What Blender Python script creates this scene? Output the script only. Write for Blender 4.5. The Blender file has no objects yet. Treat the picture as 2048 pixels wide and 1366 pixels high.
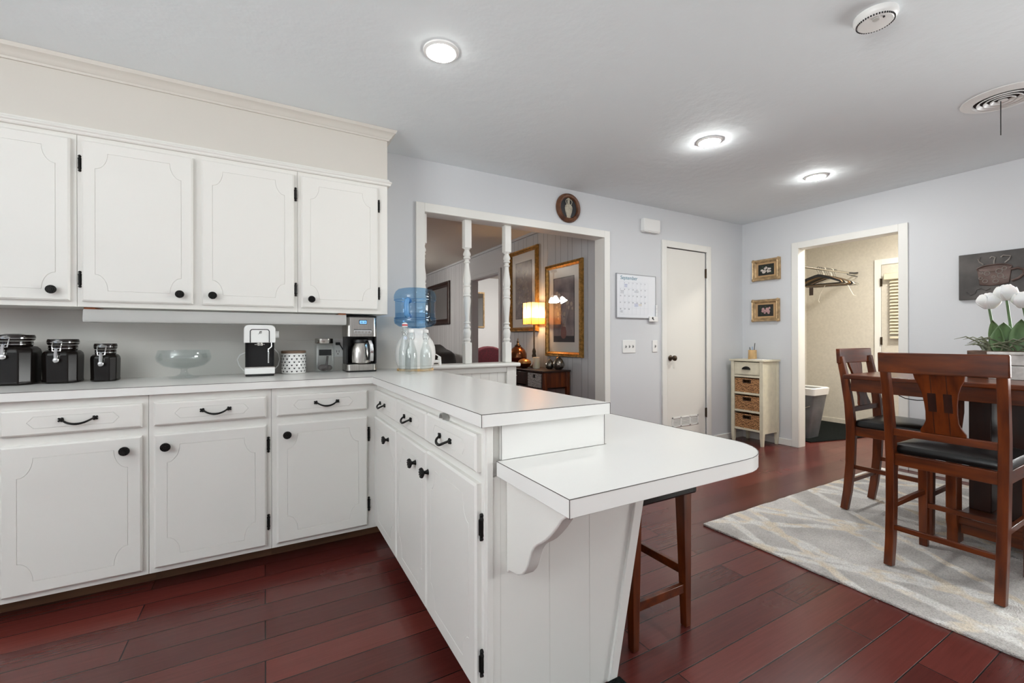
import bpy, bmesh, math, random
from mathutils import Vector, Matrix
random.seed(7)
PI = math.pi
C = bpy.context.scene.collection
sc = bpy.context.scene

# ------------------------------------------------------------------ camera
CAM_Z = 1.14
YAW, ROLL = math.radians(29.4915), math.radians(-0.12767)
fwd = Vector((math.sin(YAW), math.cos(YAW), 0)); rgt = Vector((math.cos(YAW), -math.sin(YAW), 0)); upv = Vector((0, 0, 1))
R2 = rgt * math.cos(ROLL) + upv * math.sin(ROLL); U2 = upv * math.cos(ROLL) - rgt * math.sin(ROLL)
cd = bpy.data.cameras.new('camera'); cam = bpy.data.objects.new('camera', cd); C.objects.link(cam)
m3 = Matrix((R2, U2, -fwd)).transposed()
cam.matrix_world = Matrix.Translation((0, 0, CAM_Z)) @ m3.to_4x4()
cd.sensor_width = 36; cd.sensor_fit = 'HORIZONTAL'; cd.lens = 874.17 / 2048 * 36; cd.shift_y = -6.33 / 2048
cd.clip_start = 0.05; cd.clip_end = 100
sc.camera = cam
# ------------------------------------------------------------------ view, world, light levels
sc.view_settings.view_transform = 'Standard'; sc.view_settings.look = 'None'
sc.view_settings.gamma = 1; sc.view_settings.use_curve_mapping = False
sc.view_settings.exposure = 0.52
DOWNLIGHT = 32.0       # radiance of the ceiling lights' lenses
FILL_W = 112.0        # power of the added fill lamps at the made-up windows (W)
LAMP = 19.0
LIVING = 40.0
sc.cycles.use_denoising = True
sc.cycles.sample_clamp_indirect = 6
sc.cycles.caustics_reflective = False; sc.cycles.caustics_refractive = False
w = bpy.data.worlds.new('world'); sc.world = w; w.use_nodes = True
w.node_tree.nodes['Background'].inputs[0].default_value = (0.75, 0.86, 1.0, 1)
w.node_tree.nodes['Background'].inputs[1].default_value = 1.0
def area_light(name, loc, rot, sx, sy, power, col=(1, 1, 1), spread=180, parent=None):
    l = bpy.data.lights.new(name, 'AREA'); l.shape = 'RECTANGLE'; l.size = sx; l.size_y = sy; l.energy = power; l.color = col
    l.spread = math.radians(spread)
    o = bpy.data.objects.new(name, l); C.objects.link(o); o.location = loc; o.rotation_euler = rot
    if parent: o.parent = parent
    return o
# fill lamps added at two made-up windows out of view, the left one aimed up
area_light('fill_light_left', (-3.1, -.4, 1.5), (math.radians(142), 0, math.radians(-90)), 2.2, 1.0, FILL_W, (0.985, 1.0, 0.975), 140)
area_light('fill_light_right', (4.80, -.35, 1.45), (math.radians(78), 0, math.radians(84)), 1.5, 1.2, FILL_W * 0.36, (0.985, 1.0, 0.975), 100)

# ------------------------------------------------------------------ mesh helpers
ORG = {}
class MB:
    def __init__(s): s.bm = bmesh.new()
    def face(s, vs):
        try: return s.bm.faces.new(vs)
        except ValueError: return None
    def poly(s, pts): return s.face([s.bm.verts.new(p) for p in pts])
    def box(s, x0, x1, y0, y1, z0, z1):
        v = [s.bm.verts.new((x, y, z)) for z in (z0, z1) for y in (y0, y1) for x in (x0, x1)]
        for f in ((0, 2, 3, 1), (4, 5, 7, 6), (0, 1, 5, 4), (2, 6, 7, 3), (0, 4, 6, 2), (1, 3, 7, 5)): s.face([v[i] for i in f])
        return s
    def frus(s, x0, x1, y0, y1, z0, X0, X1, Y0, Y1, z1):
        v = [s.bm.verts.new(p) for p in ((x0, y0, z0), (x1, y0, z0), (x1, y1, z0), (x0, y1, z0), (X0, Y0, z1), (X1, Y0, z1), (X1, Y1, z1), (X0, Y1, z1))]
        for f in ((3, 2, 1, 0), (4, 5, 6, 7), (0, 1, 5, 4), (1, 2, 6, 5), (2, 3, 7, 6), (3, 0, 4, 7)): s.face([v[i] for i in f])
        return s
    def prism(s, pts, ax, a, b):
        def q(p, c):
            return (c, p[0], p[1]) if ax == 'x' else ((p[0], c, p[1]) if ax == 'y' else (p[0], p[1], c))
        A = [s.bm.verts.new(q(p, a)) for p in pts]; B = [s.bm.verts.new(q(p, b)) for p in pts]
        s.face(A); s.face(B[::-1]); n = len(pts)
        for i in range(n): s.face([A[i], B[i], B[(i + 1) % n], A[(i + 1) % n]])
        return s
    def loft(s, rings, cap=True, closed=True):
        R = [[s.bm.verts.new(p) for p in r] for r in rings]
        for a, b in zip(R, R[1:]):
            n = len(a)
            for i in range(n if closed else n - 1): s.face([a[i], a[(i + 1) % n], b[(i + 1) % n], b[i]])
        if cap: s.face(R[0][::-1]); s.face(R[-1])
        return s
    def lathe(s, prof, c=(0, 0, 0), seg=24, sx=1, sy=1, cap=True):
        R = []
        for r, h in prof:
            if r < 1e-5: R.append([s.bm.verts.new((c[0], c[1], c[2] + h))])
            else: R.append([s.bm.verts.new((c[0] + sx * r * math.cos(2 * PI * i / seg), c[1] + sy * r * math.sin(2 * PI * i / seg), c[2] + h)) for i in range(seg)])
        for a, b in zip(R, R[1:]):
            for i in range(seg):
                j = (i + 1) % seg
                if len(a) == 1 and len(b) == 1: break
                if len(a) == 1: s.face([a[0], b[i], b[j]])
                elif len(b) == 1: s.face([a[i], a[j], b[0]])
                else: s.face([a[i], a[j], b[j], b[i]])
        if cap:
            if len(R[0]) > 1: s.face(R[0][::-1])
            if len(R[-1]) > 1: s.face(R[-1])
        return s
    def cyl(s, p0, p1, r0, r1=None, seg=16):
        return s.tube([p0, p1], [r0, r0 if r1 is None else r1], seg)
    def tube(s, pts, r, seg=8, closed=False):
        P = [Vector(p) for p in pts]; n = len(P)
        rr = r if isinstance(r, (list, tuple)) else [r] * n
        T = []
        for i in range(n):
            if closed: t = P[(i + 1) % n] - P[i - 1]
            else: t = P[min(i + 1, n - 1)] - P[max(i - 1, 0)]
            T.append(t.normalized())
        a = Vector((0, 0, 1)) if abs(T[0].z) < .9 else Vector((1, 0, 0))
        u = (a - T[0] * a.dot(T[0])).normalized(); rings = []
        for i in range(n):
            u = (u - T[i] * u.dot(T[i])).normalized(); v = T[i].cross(u)
            rings.append([P[i] + (u * math.cos(2 * PI * k / seg) + v * math.sin(2 * PI * k / seg)) * rr[i] for k in range(seg)])
        if closed: rings.append(rings[0]); return s.loft(rings, cap=False)
        return s.loft(rings)
    def beam(s, pts, wid, hgt, side=(0, 1, 0)):
        # rectangular section swept along pts; 'wid' along side, 'hgt' across
        P = [Vector(p) for p in pts]; n = len(P); S = Vector(side).normalized(); rings = []
        W = wid if isinstance(wid, (list, tuple)) else [wid] * n; Hh = hgt if isinstance(hgt, (list, tuple)) else [hgt] * n
        for i in range(n):
            t = (P[min(i + 1, n - 1)] - P[max(i - 1, 0)]).normalized(); q = t.cross(S).normalized()
            rings.append([P[i] + S * (a * W[i] / 2) + q * (b * Hh[i] / 2) for a, b in ((-1, -1), (1, -1), (1, 1), (-1, 1))])
        return s.loft(rings)
    def ball(s, c, rx, ry=None, rz=None, seg=16, rings=10):
        ry = ry or rx; rz = rz or rx
        return s.lathe([(math.sin(PI * i / rings) if 0 < i < rings else 0, -rz * math.cos(PI * i / rings)) for i in range(rings + 1)], c, seg, rx, ry)
    def add(s, other, M=None):
        me = bpy.data.meshes.new('t'); other.bm.to_mesh(me)
        if M: me.transform(M)
        s.bm.from_mesh(me); bpy.data.meshes.remove(me); return s
    def xf(s, M): s.bm.transform(M); return s
    def build(s, name, mat, parent=None, bevel=0, smooth=38, label=None, seg=2, mods=None):
        off = Vector(ORG.get(parent.name, (0, 0, 0))) if parent else Vector((0, 0, 0))
        bmesh.ops.recalc_face_normals(s.bm, faces=s.bm.faces)
        if off.length: bmesh.ops.translate(s.bm, vec=-off, verts=s.bm.verts)
        me = bpy.data.meshes.new(name); s.bm.to_mesh(me); s.bm.free()
        for p in me.polygons: p.use_smooth = True
        me.set_sharp_from_angle(angle=math.radians(smooth))
        for m in (mat if isinstance(mat, (list, tuple)) else [mat]): me.materials.append(m)
        o = bpy.data.objects.new(name, me); C.objects.link(o)
        if parent: o.parent = parent; ORG[o.name] = tuple(off)
        if bevel:
            b = o.modifiers.new('bevel', 'BEVEL'); b.width = bevel; b.segments = seg; b.limit_method = 'ANGLE'; b.angle_limit = math.radians(35)
            b.harden_normals = False
        if label: o['label'] = label
        return o
def tag(o, label=None, cat=None, group=None, kind=None):
    for k, v in (('label', label), ('category', cat), ('group', group), ('kind', kind)):
        if v: o[k] = v
    return o
def thing(name, label, cat, loc=(0, 0, 0), group=None):
    o = bpy.data.objects.new(name, None); C.objects.link(o); o.location = loc; o.empty_display_size = .1
    ORG[o.name] = tuple(loc)
    return tag(o, label, cat, group)
def place(o, loc, rz=0): o.location = loc; o.rotation_euler = (0, 0, rz); return o
def copy_tree(o, parent=None):
    c = o.copy(); C.objects.link(c); c.parent = parent
    for ch in list(o.children): copy_tree(ch, c)
    return c
def struct(o): o['kind'] = 'structure'; return o
def arc(cx, cy, r, a0, a1, n, ry=None):
    ry = r if ry is None else ry
    return [(cx + r * math.cos(math.radians(a0 + (a1 - a0) * i / n)), cy + ry * math.sin(math.radians(a0 + (a1 - a0) * i / n))) for i in range(n + 1)]
def rrect(x0, x1, y0, y1, r, n=5):
    return arc(x1 - r, y0 + r, r, -90, 0, n) + arc(x1 - r, y1 - r, r, 0, 90, n) + arc(x0 + r, y1 - r, r, 90, 180, n) + arc(x0 + r, y0 + r, r, 180, 270, n)
def text_mb(txt, size, ext=.0006, shear=0):
    cu = bpy.data.curves.new('t', 'FONT'); cu.body = txt; cu.size = size; cu.extrude = ext; cu.align_x = 'CENTER'; cu.align_y = 'CENTER'; cu.shear = shear
    ob = bpy.data.objects.new('t', cu); C.objects.link(ob)
    dg = bpy.context.evaluated_depsgraph_get(); me = bpy.data.meshes.new_from_object(ob.evaluated_get(dg))
    b = MB(); b.bm.from_mesh(me); bpy.data.meshes.remove(me); bpy.data.objects.remove(ob); bpy.data.curves.remove(cu)
    return b
FACE_NY = Matrix(((1, 0, 0, 0), (0, 0, -1, 0), (0, 1, 0, 0), (0, 0, 0, 1)))      # text xy -> xz facing -y

# ------------------------------------------------------------------ materials
def lin(c):
    return tuple((x / 255 / 12.92 if x / 255 <= .04045 else ((x / 255 + .055) / 1.055) ** 2.4) for x in c) + (1,)
def mat(name, col, rough=.5, metal=0, spec=.5, bump=0, bscale=60, var=0, vscale=6, stretch=(1, 1, 1), coat=0, col2=None, emit=None, estr=0, bdist=.002, sss=0, detail=4):
    m = bpy.data.materials.new(name); m.use_nodes = True; N = m.node_tree.nodes; L = m.node_tree.links; b = N['Principled BSDF']
    b.inputs['Base Color'].default_value = lin(col); b.inputs['Roughness'].default_value = rough; b.inputs['Metallic'].default_value = metal
    b.inputs['Specular IOR Level'].default_value = spec; b.inputs['Coat Weight'].default_value = coat; b.inputs['Coat Roughness'].default_value = .15
    if sss: b.inputs['Subsurface Weight'].default_value = sss
    if emit: b.inputs['Emission Color'].default_value = lin(emit); b.inputs['Emission Strength'].default_value = estr
    if var or bump or col2:
        tc = N.new('ShaderNodeTexCoord'); mp = N.new('ShaderNodeMapping'); mp.inputs['Scale'].default_value = stretch; L.new(tc.outputs['Object'], mp.inputs[0])
    if var or col2:
        n = N.new('ShaderNodeTexNoise'); n.inputs['Scale'].default_value = vscale; n.inputs['Detail'].default_value = detail; L.new(mp.outputs[0], n.inputs['Vector'])
        r = N.new('ShaderNodeValToRGB'); r.color_ramp.elements[0].position = .32; r.color_ramp.elements[1].position = .68
        c2 = col2 or tuple(x * (1 - var) for x in col)
        r.color_ramp.elements[0].color = lin(c2); r.color_ramp.elements[1].color = lin(col)
        L.new(n.outputs['Fac'], r.inputs[0]); L.new(r.outputs[0], b.inputs['Base Color'])
    if bump:
        n2 = N.new('ShaderNodeTexNoise'); n2.inputs['Scale'].default_value = bscale; n2.inputs['Detail'].default_value = 3; L.new(mp.outputs[0], n2.inputs['Vector'])
        bp = N.new('ShaderNodeBump'); bp.inputs['Strength'].default_value = bump; bp.inputs['Distance'].default_value = bdist
        L.new(n2.outputs['Fac'], bp.inputs['Height']); L.new(bp.outputs[0], b.inputs['Normal'])
    return m
def thin_glass(name, tint=(255, 255, 255), gloss=.08, rough=.02, edge=.75):
    # clear pane or thin blown glass: mostly see-through, mirror-like at grazing angles
    m = bpy.data.materials.new(name); m.use_nodes = True; N = m.node_tree.nodes; L = m.node_tree.links; N.clear()
    o = N.new('ShaderNodeOutputMaterial'); mx = N.new('ShaderNodeMixShader'); t = N.new('ShaderNodeBsdfTransparent'); g = N.new('ShaderNodeBsdfGlossy')
    t.inputs[0].default_value = lin(tint); g.inputs['Roughness'].default_value = rough; g.inputs[0].default_value = (1, 1, 1, 1)
    lw = N.new('ShaderNodeLayerWeight'); lw.inputs[0].default_value = .4
    mr = N.new('ShaderNodeMapRange'); mr.inputs['To Min'].default_value = gloss; mr.inputs['To Max'].default_value = edge
    pw = N.new('ShaderNodeMath'); pw.operation = 'POWER'; pw.inputs[1].default_value = 3; L.new(lw.outputs['Facing'], pw.inputs[0]); L.new(pw.outputs[0], mr.inputs[0]); L.new(mr.outputs[0], mx.inputs[0]); L.new(t.outputs[0], mx.inputs[1]); L.new(g.outputs[0], mx.inputs[2]); L.new(mx.outputs[0], o.inputs[0])
    return m
def translucent(name, col, amt=.5, clear=0):
    m = bpy.data.materials.new(name); m.use_nodes = True; N = m.node_tree.nodes; L = m.node_tree.links; N.clear()
    o = N.new('ShaderNodeOutputMaterial'); mx = N.new('ShaderNodeMixShader'); d = N.new('ShaderNodeBsdfDiffuse'); t = N.new('ShaderNodeBsdfTranslucent')
    d.inputs[0].default_value = lin(col); t.inputs[0].default_value = lin(col); mx.inputs[0].default_value = amt
    L.new(d.outputs[0], mx.inputs[1]); L.new(t.outputs[0], mx.inputs[2])
    if clear:
        m2 = N.new('ShaderNodeMixShader'); tr = N.new('ShaderNodeBsdfTransparent'); m2.inputs[0].default_value = clear
        L.new(mx.outputs[0], m2.inputs[1]); L.new(tr.outputs[0], m2.inputs[2]); L.new(m2.outputs[0], o.inputs[0])
    else: L.new(mx.outputs[0], o.inputs[0])
    return m
def emitter(name, col, strength):
    m = bpy.data.materials.new(name); m.use_nodes = True; N = m.node_tree.nodes; L = m.node_tree.links; N.clear()
    o = N.new('ShaderNodeOutputMaterial'); e = N.new('ShaderNodeEmission'); e.inputs[0].default_value = lin(col); e.inputs[1].default_value = strength
    L.new(e.outputs[0], o.inputs[0]); return m
def floor_material():
    m = bpy.data.materials.new('dark red hardwood planks'); m.use_nodes = True; N = m.node_tree.nodes; L = m.node_tree.links; b = N['Principled BSDF']
    tc = N.new('ShaderNodeTexCoord'); br = N.new('ShaderNodeTexBrick'); L.new(tc.outputs['Object'], br.inputs['Vector'])
    br.inputs['Scale'].default_value = 1; br.inputs['Brick Width'].default_value = 1.22; br.inputs['Row Height'].default_value = .127
    br.inputs['Mortar Size'].default_value = .0022; br.inputs['Mortar Smooth'].default_value = .3; br.offset = .37; br.offset_frequency = 2; br.squash = 1
    br.inputs['Color1'].default_value = (0, 0, 0, 1); br.inputs['Color2'].default_value = (1, 1, 1, 1); br.inputs['Mortar'].default_value = (.5, .5, .5, 1)
    # plank to plank tone
    rp = N.new('ShaderNodeValToRGB'); e = rp.color_ramp.elements
    e[0].color = lin((84, 38, 34)); e[1].color = lin((114, 56, 49)); n_ = e.new(.5); n_.color = lin((99, 46, 41)); L.new(br.outputs['Color'], rp.inputs[0])
    mp = N.new('ShaderNodeMapping'); mp.inputs['Scale'].default_value = (3, 60, 1); L.new(tc.outputs['Object'], mp.inputs[0])
    gr = N.new('ShaderNodeTexNoise'); gr.inputs['Scale'].default_value = 1.6; gr.inputs['Detail'].default_value = 7; L.new(mp.outputs[0], gr.inputs['Vector'])
    mx = N.new('ShaderNodeMixRGB'); mx.blend_type = 'MULTIPLY'; mx.inputs[0].default_value = .75
    r2 = N.new('ShaderNodeValToRGB'); r2.color_ramp.elements[0].color = (.55, .5, .5, 1); r2.color_ramp.elements[1].color = (1.2, 1.12, 1.1, 1); L.new(gr.outputs['Fac'], r2.inputs[0])
    L.new(rp.outputs[0], mx.inputs[1]); L.new(r2.outputs[0], mx.inputs[2])
    m3_ = N.new('ShaderNodeMixRGB'); m3_.inputs[2].default_value = lin((24, 10, 9)); L.new(br.outputs['Fac'], m3_.inputs[0]); L.new(mx.outputs[0], m3_.inputs[1]); L.new(m3_.outputs[0], b.inputs['Base Color'])
    ns = N.new('ShaderNodeTexNoise'); ns.inputs['Scale'].default_value = 2.5; ns.inputs['Detail'].default_value = 4; L.new(tc.outputs['Object'], ns.inputs['Vector'])
    mr = N.new('ShaderNodeMapRange'); mr.inputs['To Min'].default_value = .17; mr.inputs['To Max'].default_value = .33; L.new(ns.outputs['Fac'], mr.inputs[0]); L.new(mr.outputs[0], b.inputs['Roughness'])
    b.inputs['Specular IOR Level'].default_value = .5
    bp = N.new('ShaderNodeBump'); bp.invert = True; bp.inputs['Strength'].default_value = .6; bp.inputs['Distance'].default_value = .0015; L.new(br.outputs['Fac'], bp.inputs['Height'])
    b2 = N.new('ShaderNodeBump'); b2.inputs['Strength'].default_value = .06; b2.inputs['Distance'].default_value = .001; L.new(gr.outputs['Fac'], b2.inputs['Height']); L.new(bp.outputs[0], b2.inputs['Normal']); L.new(b2.outputs[0], b.inputs['Normal'])
    return m
def rug_material():
    m = bpy.data.materials.new('grey shag with cream trellis'); m.use_nodes = True; N = m.node_tree.nodes; L = m.node_tree.links; b = N['Principled BSDF']
    tc = N.new('ShaderNodeTexCoord'); nz = N.new('ShaderNodeTexNoise'); nz.inputs['Scale'].default_value = 9; L.new(tc.outputs['Object'], nz.inputs['Vector'])
    ws = N.new('ShaderNodeVectorMath'); ws.operation = 'MULTIPLY_ADD'; ws.inputs[1].default_value = (.05, .05, 0); L.new(nz.outputs['Color'], ws.inputs[0]); L.new(tc.outputs['Object'], ws.inputs[2])
    acc = None
    for (a, per, off, wd) in ((28, .62, .05, .036), (-28, .62, .2, .036), (31, .62, .17, .032), (-31, .62, .08, .032), (52, .9, .3, .026), (-10, 1.1, .4, .024)):
        vd = N.new('ShaderNodeVectorMath'); vd.operation = 'DOT_PRODUCT'; vd.inputs[1].default_value = (math.cos(math.radians(a)), math.sin(math.radians(a)), 0); L.new(ws.outputs[0], vd.inputs[0])
        f = N.new('ShaderNodeMath'); f.operation = 'MULTIPLY_ADD'; f.inputs[1].default_value = 1 / per; f.inputs[2].default_value = off + 10; L.new(vd.outputs['Value'], f.inputs[0])
        fr = N.new('ShaderNodeMath'); fr.operation = 'FRACT'; L.new(f.outputs[0], fr.inputs[0])
        s = N.new('ShaderNodeMath'); s.operation = 'SUBTRACT'; s.inputs[1].default_value = .5; L.new(fr.outputs[0], s.inputs[0])
        ab = N.new('ShaderNodeMath'); ab.operation = 'ABSOLUTE'; L.new(s.outputs[0], ab.inputs[0])
        mr = N.new('ShaderNodeMapRange'); mr.inputs['From Min'].default_value = wd * .8 ; mr.inputs['From Max'].default_value = wd * 1.5; mr.inputs['To Min'].default_value = 1; mr.inputs['To Max'].default_value = 0; L.new(ab.outputs[0], mr.inputs[0])
        if acc is None: acc = mr
        else:
            mm = N.new('ShaderNodeMath'); mm.operation = 'MAXIMUM'; L.new(acc.outputs[0], mm.inputs[0]); L.new(mr.outputs[0], mm.inputs[1]); acc = mm
    bl = N.new('ShaderNodeTexNoise'); bl.inputs['Scale'].default_value = 3.2; bl.inputs['Detail'].default_value = 5; L.new(tc.outputs['Object'], bl.inputs['Vector'])
    rg = N.new('ShaderNodeValToRGB'); rg.color_ramp.elements[0].position = .36; rg.color_ramp.elements[1].position = .62
    rg.color_ramp.elements[0].color = lin((206, 202, 198)); rg.color_ramp.elements[1].color = lin((240, 236, 232)); L.new(bl.outputs['Fac'], rg.inputs[0])
    rc = N.new('ShaderNodeValToRGB'); rc.color_ramp.elements[0].position = .45; rc.color_ramp.elements[1].position = .6
    rc.color_ramp.elements[0].color = lin((255, 253, 249)); rc.color_ramp.elements[1].color = lin((250, 238, 220)); L.new(nz.outputs['Fac'], rc.inputs[0])
    mx = N.new('ShaderNodeMixRGB'); L.new(acc.outputs[0], mx.inputs[0]); L.new(rg.outputs[0], mx.inputs[1]); L.new(rc.outputs[0], mx.inputs[2])
    sp = N.new('ShaderNodeTexNoise'); sp.inputs['Scale'].default_value = 170; sp.inputs['Detail'].default_value = 2; L.new(tc.outputs['Object'], sp.inputs['Vector'])
    rs = N.new('ShaderNodeValToRGB'); rs.color_ramp.elements[0].position = .3; rs.color_ramp.elements[1].position = .6; rs.color_ramp.elements[0].color = (.74, .73, .72, 1); rs.color_ramp.elements[1].color = (1, 1, 1, 1); L.new(sp.outputs['Fac'], rs.inputs[0])
    mu = N.new('ShaderNodeMixRGB'); mu.blend_type = 'MULTIPLY'; mu.inputs[0].default_value = 1; L.new(mx.outputs[0], mu.inputs[1]); L.new(rs.outputs[0], mu.inputs[2]); L.new(mu.outputs[0], b.inputs['Base Color'])
    b.inputs['Roughness'].default_value = 1; b.inputs['Specular IOR Level'].default_value = .05
    bp = N.new('ShaderNodeBump'); bp.inputs['Strength'].default_value = 1; bp.inputs['Distance'].default_value = .012; L.new(sp.outputs['Fac'], bp.inputs['Height']); L.new(bp.outputs[0], b.inputs['Normal'])
    return m
def weave_material(name, c1, c2, sc_=1):
    m = bpy.data.materials.new(name); m.use_nodes = True; N = m.node_tree.nodes; L = m.node_tree.links; b = N['Principled BSDF']
    tc = N.new('ShaderNodeTexCoord'); wv = N.new('ShaderNodeTexWave'); wv.bands_direction = 'Z'; wv.inputs['Scale'].default_value = 19 * sc_; wv.inputs['Distortion'].default_value = 5; wv.inputs['Detail'].default_value = 2; wv.inputs['Detail Scale'].default_value = 3
    L.new(tc.outputs['Object'], wv.inputs['Vector'])
    nz = N.new('ShaderNodeTexNoise'); nz.inputs['Scale'].default_value = 110 * sc_; L.new(tc.outputs['Object'], nz.inputs['Vector'])
    mx = N.new('ShaderNodeMixRGB'); mx.inputs[0].default_value = .5; L.new(wv.outputs['Fac'], mx.inputs[1]); L.new(nz.outputs['Fac'], mx.inputs[2])
    r = N.new('ShaderNodeValToRGB'); r.color_ramp.elements[0].position = .38; r.color_ramp.elements[1].position = .62; r.color_ramp.elements[0].color = lin(c1); r.color_ramp.elements[1].color = lin(c2); L.new(mx.outputs[0], r.inputs[0]); L.new(r.outputs[0], b.inputs['Base Color'])
    b.inputs['Roughness'].default_value = .75
    bp = N.new('ShaderNodeBump'); bp.inputs['Strength'].default_value = .8; bp.inputs['Distance'].default_value = .004; L.new(mx.outputs[0], bp.inputs['Height']); L.new(bp.outputs[0], b.inputs['Normal'])
    return m
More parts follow.
